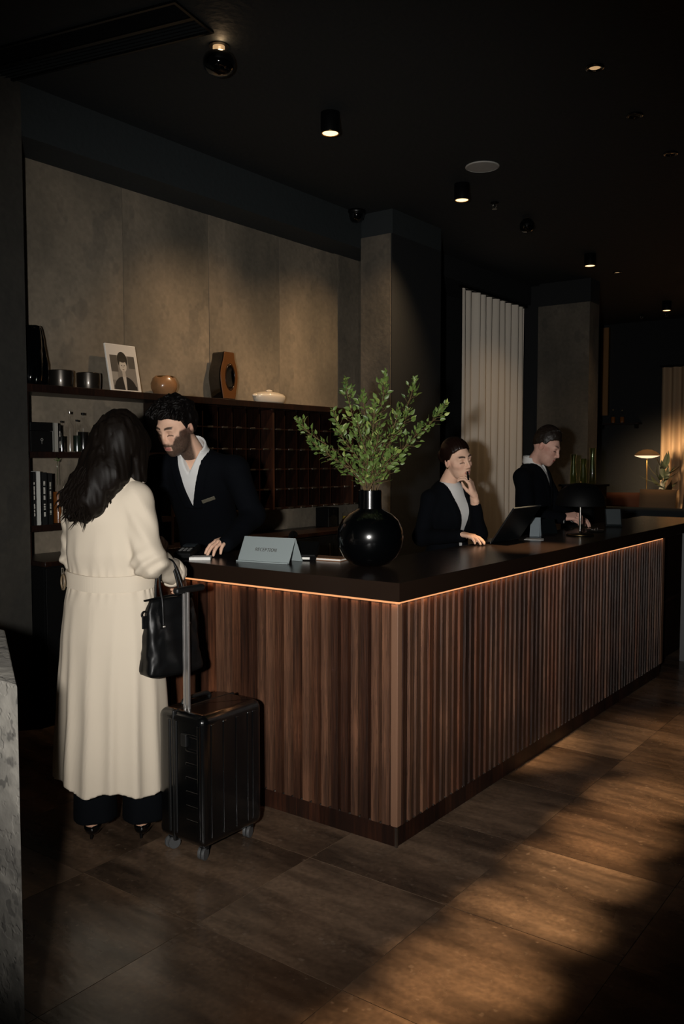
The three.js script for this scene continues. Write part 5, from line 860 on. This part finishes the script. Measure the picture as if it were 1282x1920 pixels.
  const skirt = (x, y, z) => {
    const u = x * 0.93 + z * 0.35, v = -(-x * 0.35 + z * 0.93), [a, b] = ab(y), th = Math.atan2(v / b, u / a); let f = 0;
    const low = smooth(1.03, 0.35, y), up = smooth(1.08, 1.14, y) * smooth(1.36, 1.25, y), gath = Math.exp(-(((y - 1.045) / 0.06) ** 2));
    for (const [c, w, s] of folds) { let d = th - c - 0.06 * Math.sin(y * 5 + c * 3) * (1 - low); d = Math.atan2(Math.sin(d), Math.cos(d)); f += s * Math.exp(-((d / w) ** 2)); }
    const fold = (f - 0.45) * (0.085 * low + 0.012 * smooth(1.1, 0.9, y)) + 0.02 * up * (noise3(th * 3.2, y * 5, 3, 4) - 0.5) * 2 + (f - 0.45) * 0.03 * smooth(1.06, 1.1, y) * smooth(1.3, 1.12, y) + 0.02 * gath * Math.sin(th * 26 + 2 * Math.sin(th * 5));
    const seam = -0.006 * smooth(0.03, 0.0, Math.abs(th + 1.52)) * smooth(1.02, 0.98, y);
    return (Math.hypot(u / a, v / b) / (1 + fold + seam) - 1) * Math.min(a, b) * 0.85;
  };
  const wr = (x, y, z) => 0.006 * (noise3(x * 16 + y * 10, y * 14, z * 16, 5) - 0.5) + 0.0055 * Math.sin(y * 105 - x * 70 + 5 * noise3(x * 9, y * 9, z * 9, 6)) * Math.exp(-(((y - 1.11) / 0.055) ** 2)) + 0.003 * Math.sin(y * 60 + x * 90);
  const arms = uni(0.035, cap(rsh, rel, 0.07, 0.06), cap(rel, rwr, 0.062, 0.05)), armL = uni(0.035, cap(lsh, lel, 0.068, 0.058), cap(lel, lwr, 0.058, 0.046));
  const shoulders = uni(0.05, cap([0.0, 1.415, 0.0], lsh, 0.058, 0.068), cap([0.015, 1.42, 0.01], rsh, 0.058, 0.07), ell([0.0, 1.33, 0.02], [0.15, 0.1, 0.105]));
  const coat0 = uni(0.01, uni(0.045, skirt, shoulders), (x, y, z) => smin(arms(x, y, z), armL(x, y, z), 0.01) - wr(x, y, z));
  const dW = norm3(sub3(rwr, rel)), dL = norm3(sub3(lwr, lel));
  const coat = (x, y, z) => { const th = Math.atan2(z, x); return Math.max(coat0(x, y, z), 0.232 + 0.014 * Math.sin(th * 5 + 1) + 0.02 * smooth(0.0, -0.25, x) - y, (x - rwr[0]) * dW[0] + (y - rwr[1]) * dW[1] + (z - rwr[2]) * dW[2] - 0.0 > 0 && x > 0.1 && z < 0 ? 0.02 : -1); };
  const weave = tex(256, 256, (u, v) => 0.5 + 0.25 * Math.sin((u + v) * 256 * 0.785) + 0.25 * (fbm(u, v, 60, 60, 2, 3) - 0.5), false, 1 / 0.1, 1 / 0.1);
  const coatM = phy({ color: 0xc8bcaa, roughness: 0.82, specularIntensity: 0.35 });
  part('coat', nets(coat, [-0.34, 0.15, -0.45], [0.36, 1.52, 0.32], 0.0065), coatM, t);
  // collar standing at the neck
  const cl = (x, y, z) => { const yy = y - 1.474 - 0.18 * -z, r = Math.hypot(x - 0.028, z - 0.008); return Math.max(Math.abs(r - (0.098 - 0.45 * yy)) - 0.007, Math.abs(yy) - 0.038); };
  part('collar', nets(cl, [-0.13, 1.36, -0.15], [0.19, 1.56, 0.17], 0.005), coatM, t);
  // belt: follows the waist
  const ring = (y0, y1, off, a0 = 0, a1 = Math.PI * 2, N = 96) => { const pos = [], idx = []; for (let i = 0; i <= N; i++) { const th = mix(a0, a1, i / N); for (const [y, o] of [[y0, off], [y1, off], [y1, off - 0.006], [y0, off - 0.006]]) { const [a, b] = ab(1.06), q = 1 + 0.012 * Math.sin(th * 7), u = (a + o) * q * Math.cos(th), v = (b + o) * q * Math.sin(th), w = 0.006 * Math.sin(th * 2 + 1); pos.push(u * 0.93 + v * 0.35, y + w, u * 0.35 - v * 0.93); } } for (let i = 0; i < N; i++) for (let j = 0; j < 4; j++) { const p = i * 4 + j, q = i * 4 + ((j + 1) % 4); idx.push(p, q, p + 4, q, q + 4, p + 4); } const g = new THREE.BufferGeometry(); g.setAttribute('position', new THREE.Float32BufferAttribute(pos, 3)); g.setIndex(idx); const n = g.toNonIndexed(); n.computeVertexNormals(); return n; };
  const bt = part('belt', ring(1.018, 1.08, 0.015), coatM, t);
  part('belt_strap', ring(1.02, 1.068, 0.03, -3.35, -2.45, 24), coatM, bt); part('belt_loop', ring(1.005, 1.092, 0.031, -2.52, -2.44, 4), coatM, bt);
  part('buckle', at(new THREE.TorusGeometry(0.026, 0.004, 6, 20).scale(0.8, 1.1, 1), -0.172, 1.045, 0.062, 0, -0.93), std({ color: 0x6b5c48, roughness: 0.4 }), bt);
  // shoulder strap tab
  part('cuff_strap', at(new THREE.TorusGeometry(0.053, 0.008, 8, 32).scale(1, 1, 2), 0, 0, 0).applyMatrix4(frame(add3(rwr, dW, -0.035), dW, [0.3, 1, 0]).m), coatM, t);
  // hair
  const hc = phy({ color: 0x0e0906, roughness: 0.55, specularIntensity: 0.3 });
  const mass = uni(0.05, ell([0.05, 1.61, 0.01], [0.09, 0.115, 0.115]), cap([0.05, 1.6, 0.045], [0.02, 1.47, 0.1], 0.082, 0.074), cap([0.02, 1.47, 0.1], [-0.045, 1.36, 0.13], 0.074, 0.055), cap([-0.04, 1.36, 0.13], [-0.062, 1.31, 0.135], 0.055, 0.02), cap([0.0, 1.58, 0.03], [-0.085, 1.42, 0.075], 0.07, 0.05), cap([-0.085, 1.42, 0.075], [-0.12, 1.31, 0.105], 0.05, 0.022), cap([0.11, 1.58, 0.0], [0.125, 1.46, 0.03], 0.05, 0.03));
  const hg = nets((x, y, z) => mass(x, y, z) - 0.014 * (noise3(x * 46 + y * 9, y * 7, z * 46, 14) - 0.5) - 0.008 * (noise3(x * 110 + y * 14, y * 9, z * 110, 15) - 0.5), [-0.2, 1.2, -0.15], [0.26, 1.76, 0.26], 0.0055);
  const R = rng(77), strands = [];
  for (let i = 0; i < 96; i++) {
    const a = (i % 12) / 11, lay = Math.floor(i / 12) / 8, w = R() - 0.5, tipx = mix(-0.15, 0.0, a) + w * 0.014, tipz = 0.125 + 0.05 * Math.sin(a * 3.1) + lay * 0.018, tipy = 1.248 + 0.05 * Math.abs(a - 0.45) * 2 + R() * 0.05 + lay * 0.05;
    const wave = 0.012 + R() * 0.01, ph = R() * 6.28, pts = [];
    for (let q = 0; q <= 8; q++) { const s = q / 8, y = mix(1.5 - lay * 0.02, tipy, s), bx = mix(mix(-0.075, 0.085, a), tipx, Math.pow(s, 0.8)), bz = mix(0.15 - 0.05 * Math.abs(a - 0.45), tipz + 0.03 * (1 - s), s); pts.push(V(bx + wave * Math.sin(s * 7 + ph) * (0.25 + s), y, bz + 0.006 * Math.cos(s * 8 + ph))); }
    const c = new THREE.CatmullRomCurve3(pts), g = new THREE.TubeGeometry(c, 18, 0.0085, 6), p = g.attributes.position; for (let s = 0; s <= 18; s++) { const k = s < 10 ? mix(0.5, 1, s / 10) : Math.max(0.06, 1 - ((s - 10) / 8.2) ** 1.3), o = c.getPoint(s / 18); for (let b = 0; b <= 6; b++) { const q = s * 7 + b; p.setXYZ(q, o.x + (p.getX(q) - o.x) * k, o.y + (p.getY(q) - o.y) * k, o.z + (p.getZ(q) - o.z) * k); } } g.computeVertexNormals(); strands.push(g);
  }
  part('hair', [hg, ...strands], hc, t, 'long dark brown wavy hair');
}
// ---------- handbag hanging from her arm ----------
{
  const t = thing('handbag', 'black leather handbag hanging from the arm of the guest above the suitcase', 'handbag', [-0.742, 0.69, 0.49], YAW + 0.78);
  const le = phy({ color: 0x060708, roughness: 0.45, clearcoat: 0.1, clearcoatRoughness: 0.3, specularIntensity: 0.45 });
  const N = 72, K = 26, H = 0.3, pos = [], idx = [], sp = (c, e) => Math.sign(c) * Math.pow(Math.abs(c), e);
  const row = (y, a, b) => { for (let i = 0; i < N; i++) { const th = i / N * 6.28318, x = a * sp(Math.cos(th), 0.42), z = b * sp(Math.sin(th), 0.55), n = (noise3(x * 22 + 5, y * 20, z * 22, 6) - 0.5) * 0.016 + (noise3(x * 60, y * 55, z * 60, 9) - 0.5) * 0.005, l = Math.hypot(x, z) + 1e-6; pos.push(x + x / l * n * 0.6, y + (noise3(x * 9, 1, z * 9, 3) - 0.5) * 0.012, z + Math.sign(z) * n); } };
  for (let j = 0; j <= K; j++) { const s = j / K, e = Math.min(1, s / 0.08), q = Math.sqrt(1 - (1 - e) ** 2) * 0.25 + 0.75; row(H * s, q * mix(0.13, 0.105, s) * (1 - 0.1 * smooth(0.85, 1, s)), q * mix(0.058, 0.016, Math.pow(s, 1.1))); }
  for (let j = 0; j < K; j++) for (let i = 0; i < N; i++) { const a = j * N + i, b = j * N + ((i + 1) % N); idx.push(a, a + N, b, b, a + N, b + N); }
  for (const [j, up] of [[0, 0], [K, 1]]) { const c = pos.length / 3; pos.push(0, H * j / K, 0); for (let i = 0; i < N; i++) { const a = j * N + i, b = j * N + ((i + 1) % N); if (up) idx.push(a, c, b); else idx.push(a, b, c); } }
  const g = new THREE.BufferGeometry(); g.setAttribute('position', new THREE.Float32BufferAttribute(pos, 3)); g.setIndex(idx); g.computeVertexNormals(); part('body', g, le, t);
  for (const s of [-1, 1]) { part('handle', tube([[-0.055, 0.2, s * 0.034], [-0.052, 0.29, s * 0.024], [-0.045, 0.37, s * 0.012 - 0.015], [-0.01, 0.44, -0.03 + s * 0.012], [0.03, 0.43, -0.03 + s * 0.01], [0.052, 0.34, s * 0.014 - 0.01], [0.058, 0.26, s * 0.028], [0.058, 0.19, s * 0.036]], 0.0052, 40, 7), le, t); for (const x of [-0.055, 0.058]) part('handle_ring', at(new THREE.SphereGeometry(0.008, 12, 8), x, 0.195, s * 0.037), M.steel, t); }
  part('zip', tube([[-0.118, 0.298, 0], [0, 0.306, 0], [0.105, 0.298, 0]], 0.004, 16, 6), M.blackMetal, t); part('zip_tab', [box(0.02, 0.05, 0.008, -0.118, 0.215, 0.0, 0.003), at(new THREE.TorusGeometry(0.012, 0.003, 6, 18), -0.118, 0.245, 0)], le, t);
}
renderer.render(scene, camera);
